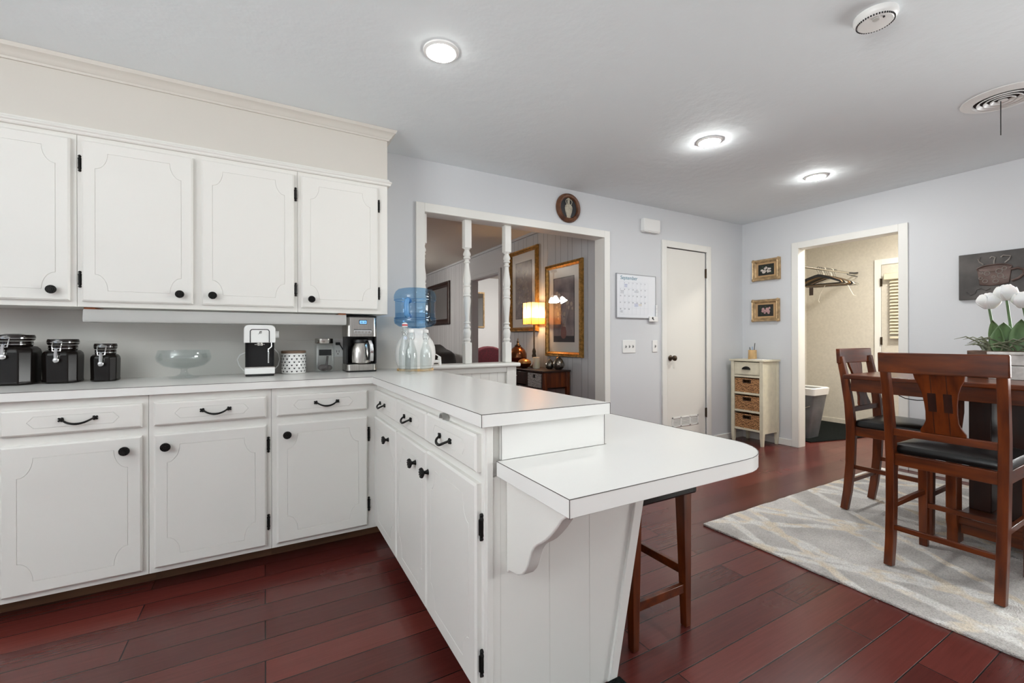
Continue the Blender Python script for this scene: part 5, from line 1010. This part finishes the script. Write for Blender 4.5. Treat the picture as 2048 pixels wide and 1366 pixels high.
for x in (1.62, 2.49): MB().box(x, x + .17, 5.8, 6.9, .05, .62).build('armrest', M['brownleather'], t, bevel=.05, seg=3)
t = thing('velvet_chair', 'deep red velvet chair with an arched back through the far doorway', 'chair', (3.52, 7.0, 0))
ar = [(3.18, .42), (3.18, .80)] + [(3.50 - .32 * math.cos(math.radians(a)), .80 + .20 * math.sin(math.radians(a))) for a in range(15, 180, 15)] + [(3.82, .80), (3.82, .42)]
b = MB(); b.prism(ar, 'y', 7.0, 7.12); b.build('back', M['red'], t, bevel=.03, seg=3); MB().box(3.2, 3.8, 6.5, 7.0, .30, .46).build('seat', M['red'], t, bevel=.04, seg=3)
for x in (3.22, 3.74):
    for y in (6.53, 7.02): MB().frus(x + .01, x + .04, y + .01, y + .04, 0, x, x + .05, y, y + .05, .31).build('leg', M['darkwood'], t)
t = thing('hall_mirror', 'narrow gilt mirror on the bright wall beyond the far doorway', 'mirror', (4.03, 8.498, 1.37)); b = MB(); y_ = 8.499
for q in ((3.93, 4.115, 1.37, 1.40), (3.93, 4.115, 2.10, 2.13), (3.93, 3.955, 1.4, 2.1), (4.09, 4.115, 1.4, 2.1)): b.box(q[0], q[1], y_ - .03, y_, q[2], q[3])
b.build('frame', M['old_gold'], t); MB().box(3.95, 4.095, y_ - .012, y_ - .002, 1.39, 2.11).build('glass', M['mirror'], t)
# lights of the living room (seen mirrored in the picture glass) and of the hall
def bell_light(x, y, z, label, n, col='bell'):
    t = thing('pendant_light', label, 'ceiling light', (x, y, ZC)); b = MB(); b.lathe([(0, 0), (.07, 0), (.06, -.03), (.02, -.045), (.012, -.05), (.012, z - ZC), (.05, z - ZC - .01), (.04, z - ZC - .05), (0, z - ZC - .06)], (x, y, ZC), 24); b.build('stem', M['bronze'], t)
    for k in range(n):
        a = 2 * PI * k / n + .4; c, s = math.cos(a), math.sin(a); b = MB(); b.tube([(x + .04 * c, y + .04 * s, z - .03), (x + .10 * c, y + .10 * s, z - .01), (x + .15 * c, y + .15 * s, z - .04)], .008, 8); b.build('arm', M['bronze'], t)
        b = MB(); b.lathe([(.02, 0), (.032, -.02), (.05, -.07), (.072, -.115), (.068, -.115), (.046, -.07), (.028, -.02), (0, -.01)], (0, 0, 0), 20, cap=False); b.xf(Matrix.Translation((x + .15 * c, y + .15 * s, z - .04)) @ Matrix.Rotation(a, 4, 'Z') @ Matrix.Rotation(-.5, 4, 'Y')); b.build('bell_shade', M[col], t, label='lit frosted bell shade')
bell_light(.86, 6.95, 1.98, 'living room ceiling light with lit bell shades, mirrored in the nearer gold framed print', 4)
t = thing('ceiling_light', 'hall ceiling light beyond the far doorway', 'ceiling light', (4.2, 6.6, ZC)); b = MB(); b.lathe([(.17, 0), (.17, -.02), (.14, -.05), (.08, -.07), (0, -.078)], (4.2, 6.6, ZC), 32, cap=False); b.build('dome', emitter('hall dome', (255, 250, 240), 150), t)

# ------------------------------------------------------------------ dining corner
b = MB(); pts = []
for (p, q) in (((2.316, -1.3), (4.65, -1.3)), ((4.65, -1.3), (4.65, 1.742)), ((4.65, 1.742), (2.316, 1.742)), ((2.316, 1.742), (2.316, -1.3))):
    for i in range(40): pts.append((p[0] + (q[0] - p[0]) * i / 40 + random.uniform(-.004, .004), p[1] + (q[1] - p[1]) * i / 40 + random.uniform(-.004, .004)))
b.prism(pts, 'z', .0005, .014); rug = b.build('area_rug', M['rug'], bevel=.004); tag(rug, 'grey shag rug with a cream trellis pattern under the dining set', 'rug')
RZ = .0148
def make_chair(label, group):
    t = thing('dining_chair', label, 'chair', (0, 0, 0), group)
    for s in (-1, 1):
        P = [(0, s * .188, .0035), (.018, s * .188, .12), (.035, s * .190, .30), (.042, s * .192, .52), (.030, s * .195, .70), (.006, s * .197, .87), (-.018, s * .199, 1.0)]
        b = MB(); b.beam(P, .034, [.040, .044, .048, .052, .046, .040, .034], side=(0, 1, 0)); b.build('back_post', M['cherry'], t, bevel=.003)
        b = MB(); b.frus(.408, .440, s * .188 - .017, s * .188 + .017, 0, .402, .444, s * .188 - .021, s * .188 + .021, .55); b.build('front_leg', M['cherry'], t, bevel=.003)
    n = 10; R = []
    for i in range(n + 1):
        y = -.222 + .444 * i / n; bow = -.022 * (1 - (2 * i / n - 1) ** 2); ex = .006 if i in (0, n) else 0
        R.append([(-.030 + bow, y, .955), (-.004 + bow, y, .955), (-.012 + bow, y, 1.052), (-.036 + bow, y, 1.052)])
    b = MB(); b.loft(R); b.build('top_rail', M['cherry_h'], t, bevel=.005)
    b = MB(); b.box(.022, .044, -.18, .18, .642, .676); b.build('lower_rail', M['cherry_h'], t, bevel=.003)
    hw = [(.676, .078), (.69, .078), (.71, .066), (.735, .056), (.78, .054), (.82, .056), (.87, .062), (.905, .072), (.93, .083), (.957, .088)]
    R = []
    for z, w_ in hw:
        x = .036 - .058 * (z - .676) / .28; R.append([(x - .007, -w_, z), (x - .007, w_, z), (x + .007, w_, z), (x + .007, -w_, z)])
    b = MB(); b.loft(R); sp = b.build('splat', M['cherry'], t, bevel=.002); xs = lambda z: .036 - .058 * (z - .676) / .28
    for s in (-1, 1):
        b = MB(); z0, z1 = .782, .868; b.loft([[(xs(z) - .0085, s * .027 - .0145, z), (xs(z) - .0085, s * .027 + .0145, z), (xs(z) + .0085, s * .027 + .0145, z), (xs(z) + .0085, s * .027 - .0145, z)] for z in (z0, z1)]); b.build('dark_inlay', M['darkwood'], sp, label='dark rectangular inlay')
    b = MB()
    for s in (-1, 1):
        for z0, z1 in ((.68, .782), (.868, .955)): b.beam([(xs(z0) - .0066, s * .027, z0), (xs(z1) - .0066, s * .027, z1)], .0025, .002, side=(0, 1, 0))
    b.build('splat_grooves', M['darkwood'], sp)
    b = MB(); b.box(.03, .054, -.176, .176, .495, .552); b.build('seat_rail', M['cherry_h'], t, bevel=.002)
    b = MB(); b.box(.412, .436, -.170, .170, .495, .552); b.build('seat_rail', M['cherry_h'], t, bevel=.002)
    for s in (-1, 1): b = MB(); b.box(.06, .405, s * .188 - .011, s * .188 + .011, .495, .552); b.build('seat_rail', M['cherry_x'], t, bevel=.002)
    def cu(k, z): return [(.245 + p[0] * k, p[1] * k, z) for p in rrect(-.195, .205, -.2, .2, .04, 5)]
    b = MB(); b.loft([cu(.97, .5525), cu(1.0, .560), cu(1.0, .578), cu(.96, .592), cu(.82, .602), cu(.5, .607), cu(.15, .608)]); b.build('seat_cushion', M['leather'], t, label='padded black leather seat')
    b = MB(); b.box(.014, .032, -.178, .178, .178, .202); b.build('stretcher', M['cherry_h'], t, bevel=.002)
    b = MB(); b.box(.412, .43, -.172, .172, .21, .236); b.build('stretcher', M['cherry_h'], t, bevel=.002)
    for s in (-1, 1): b = MB(); b.beam([(.030, s * .188, .292), (.42, s * .188, .292)], .018, .026, side=(0, 1, 0)); b.build('stretcher', M['cherry_x'], t, bevel=.002)
    return t
ch = make_chair('nearest dining chair, its back turned to the viewer, two dark inlays in the splat', 'counter height dining chairs')
c2 = copy_tree(ch); c3 = copy_tree(ch)
place(ch, (2.682, .775, RZ), .0)
place(c2, (3.500, 1.424, RZ), -PI / 2); c2['label'] = 'dining chair at the far table end in front of the doorway, seen from the side'
place(c3, (4.40, .62, RZ), PI); c3['label'] = 'dining chair on the far side of the table against the white wall'
t = thing('dining_table', 'cherry counter-height dining table with a heavy pedestal on the grey rug', 'table', (3.56, .63, RZ))
TX0, TX1, TY0, TY1 = 3.07, 4.05, -.07, 1.33
b = MB(); b.box(TX0, TX1, TY0, TY1, .889, .915); b.build('top', M['cherry_h'], t, bevel=.006)
b = MB(); 
for q in ((TX0 + .03, TX0 + .052, TY0 + .03, TY1 - .03), (TX1 - .052, TX1 - .03, TY0 + .03, TY1 - .03), (TX0 + .052, TX1 - .052, TY0 + .03, TY0 + .052), (TX0 + .052, TX1 - .052, TY1 - .052, TY1 - .03)): b.box(q[0], q[1], q[2], q[3], .815, .889)
b.build('apron', M['cherry_h'], t, bevel=.002)
BX0, BX1, BY0, BY1 = 3.27, 3.85, .34, .92
for x, sx in ((BX0, 1), (BX1, -1)):
    for y, sy in ((BY0, 1), (BY1, -1)):
        pf = [(.0, .0), (.0, .08), (-.015, .13), (-.015, .62), (.03, .72), (.03, .815), (.11, .815), (.11, .72), (.07, .62), (.07, .16), (.085, .09), (.095, .0)]
        b = MB(); b.prism([(x + sx * p[0], RZ + p[1] * (.815 - RZ) / .815) for p in pf], 'y', y - sy * 0, y + sy * .045); b.build('pedestal_post', M['cherry'], t, bevel=.004)
b = MB(); b.box(BX0 + .02, BX1 - .02, BY0 + .02, BY1 - .02, .125, .165); b.build('lower_shelf', M['cherry_h'], t, bevel=.004)
b = MB(); b.bm.free()
for xx in (BX0 + .03, BX1 - .05): MB().box(xx, xx + .02, BY0 + .05, BY1 - .05, .075, .125).build('shelf_apron', M['cherry_h'], t)
MB().box(3.45, 3.67, .52, .74, .165, .815).build('pedestal_core', M['darkwood'], t, bevel=.004)
b = MB(); b.box(3.50, 3.62, .80, .89, .165, .815); b.build('pedestal_board', M['darkwood'], t, bevel=.003)
b = MB(); b.tube([(3.104, 1.07, .814), (3.104, 1.04, .80), (3.104, .99, .796), (3.104, .94, .803), (3.104, .92, .814)], .0025, 6); b.build('cord', M['black'], t, label='thin dark cord looping under the edge')
# tulip planter
PZ = .9155
t = thing('tulip_planter', 'distressed white and brown wooden planter of white tulips on the dining table', 'planter', (3.53, .60, PZ)); px0, px1, py0, py1 = 3.455, 3.63, .30, .885
b = MB()
for q in ((px0, px0 + .016, py0, py1), (px1 - .016, px1, py0, py1), (px0 + .016, px1 - .016, py1 - .016, py1), (px0 + .016, px1 - .016, py0, py0 + .016)): b.box(q[0], q[1], q[2], q[3], PZ, PZ + .150)
b.box(px0 + .016, px1 - .016, py0 + .016, py1 - .016, PZ, PZ + .12); b.build('box', M['oldwood'], t, bevel=.002)
b = MB(); b.box(px0 - .022, px0 - .0005, .33, .796, PZ, PZ + .072); b.box(px0 - .022, px0 - .0005, .33, .796, PZ + .076, PZ + .13); b.build('front_board', M['whitewash'], t, bevel=.002, label='chipped white front boards')
b = MB(); b.box(px0 - .03, px0 + .03, .325, .80, PZ + .1315, PZ + .146); b.build('front_ledge', M['whitewash'], t, bevel=.002)
def tulip(i, bx, by, hx, hy, hz, label):
    tt = thing('tulip', label, 'flower', (bx, by, PZ + .121), 'white tulips in the planter'); b = MB(); b.tube([(bx, by, PZ + .121), (bx + (hx - bx) * .4, by + (hy - by) * .4, (PZ + .12 + hz) / 2), (hx, hy, hz)], [.007, .006, .0055], 10); b.build('stem', M['leaf'], tt)
    for ring_, (n, r0, r1, hh, ph) in enumerate(((3, .010, .026, .080, .2), (4, .014, .038, .084, .9), (5, .012, .047, .076, 0.3))):
        for k in range(n):
            a = 2 * PI * k / n + ph + i; b = MB(); rings = []
            for j in range(8):
                f = j / 7; w_ = .033 * math.sin(PI * (.14 + .74 * f)) + .002; rad = r0 + (r1 - r0) * math.sin(PI * .5 * min(1, f * 1.5)) - (.022 if ring_ < 2 else .010) * max(0, f - .55) * 2.2; z = hh * f + .006 * math.sin(k * 2.3) * f
                row = []
                for u in (-1, -.5, 0, .5, 1): row.append(((rad - .012 * u * u * (1 if ring_ < 2 else .6)) , w_ * u, z + .004 * math.sin(u * 5 + k) * f))
                rings.append(row)
            V = [[b.bm.verts.new(p) for p in r] for r in rings]
            for A_, B_ in zip(V, V[1:]):
                for q in range(4): b.face([A_[q], A_[q + 1], B_[q + 1], B_[q]])
            b.xf(Matrix.Translation((hx, hy, hz - .006)) @ Matrix.Rotation(a, 4, 'Z')); o = b.build('petal', M['petal'], tt, smooth=80); s_ = o.modifiers.new('thick', 'SOLIDIFY'); s_.thickness = .0025; ss = o.modifiers.new('sub', 'SUBSURF'); ss.levels = 1; ss.render_levels = 1
    return tt
def leafm(tt, bx, by, ang, L_, wd, lean, nm='leaf'):
    b = MB(); rows = []
    for j in range(9):
        f = j / 8; w_ = wd * math.sin(PI * min(1, .08 + .92 * f)) ** .8; off = lean * f * f
        rows.append([b.bm.verts.new((off - .35 * w_ * (1 - u * u), w_ * u, L_ * f)) for u in (-1, -.5, 0, .5, 1)])
    for A_, B_ in zip(rows, rows[1:]):
        for q in range(4): b.face([A_[q], A_[q + 1], B_[q + 1], B_[q]])
    b.xf(Matrix.Translation((bx, by, PZ + .121)) @ Matrix.Rotation(ang, 4, 'Z')); o = b.build(nm, M['leaf'], tt, smooth=80); s_ = o.modifiers.new('thick', 'SOLIDIFY'); s_.thickness = .002
t1 = tulip(1, 3.53, .785, 3.50, .808, 1.303, 'left white tulip of the three in the planter'); leafm(t1, 3.50, .775, 2.6, .20, .042, .03); leafm(t1, 3.49, .755, -2.7, .185, .05, .02)
t2_ = tulip(2, 3.54, .725, 3.50, .742, 1.345, 'middle and tallest white tulip in the planter'); leafm(t2_, 3.545, .735, 3.0, .17, .045, .03)
t3 = tulip(3, 3.53, .655, 3.49, .680, 1.300, 'right white tulip of the three in the planter, cut by the picture edge'); leafm(t3, 3.50, .69, -2.9, .20, .045, .02); leafm(t3, 3.51, .665, 2.5, .19, .04, .03)
b = MB()
for k in range(190):
    x, y = random.uniform(3.49, 3.61), random.uniform(.40, .84); a = random.uniform(0, 2 * PI) if k % 3 else random.uniform(PI * .6, PI * 1.4); L_ = random.uniform(.10, .23); r = random.uniform(.02, .15)
    b.tube([(x, y, PZ + .118), (x + r * .35 * math.cos(a), y + r * .35 * math.sin(a), PZ + .12 + L_ * .38), (x + r * .8 * math.cos(a), y + r * .8 * math.sin(a), PZ + .12 + L_ * .52), (x + r * 1.25 * math.cos(a), y + r * 1.25 * math.sin(a), PZ + .12 + L_ * .45)], [.0048, .0046, .0034, .001], 4)
g = b.build('grass_blades', M['grass'], t); g['kind'] = 'stuff'
# bar stool
t = thing('bar_stool', 'backless wooden bar stool with a dark seat tucked under the breakfast bar', 'stool', (1.31, 1.33, 0))
LG = [(1.170, 1.172), (1.452, 1.172), (1.170, 1.480), (1.452, 1.480)]
for x, y in LG:
    b = MB(); X_ = x + (.006 if x < 1.3 else -.006); Y_ = y + (.006 if y < 1.3 else -.006); b.frus(x - .014, x + .014, y - .014, y + .014, .002, X_ - .022, X_ + .022, Y_ - .022, Y_ + .022, .53); b.build('leg', M['cherry'], t, bevel=.002)
b = MB(); b.prism(rrect(1.14, 1.484, 1.14, 1.512, .012, 3), 'z', .53, .60); b.build('seat', M['leather'], t, bevel=.008, label='dark padded seat')
for (x0, y0, x1, y1, z, s) in ((1.17, 1.172, 1.452, 1.172, .155, (0, 1, 0)), (1.17, 1.48, 1.452, 1.48, .155, (0, 1, 0)), (1.17, 1.172, 1.17, 1.48, .215, (1, 0, 0)), (1.452, 1.172, 1.452, 1.48, .215, (1, 0, 0))):
    b = MB(); b.beam([(x0, y0, z), (x1, y1, z)], .018, .034, side=s); b.build('stretcher', M['cherry_h'] if s[1] else M['cherry_x'], t, bevel=.002)
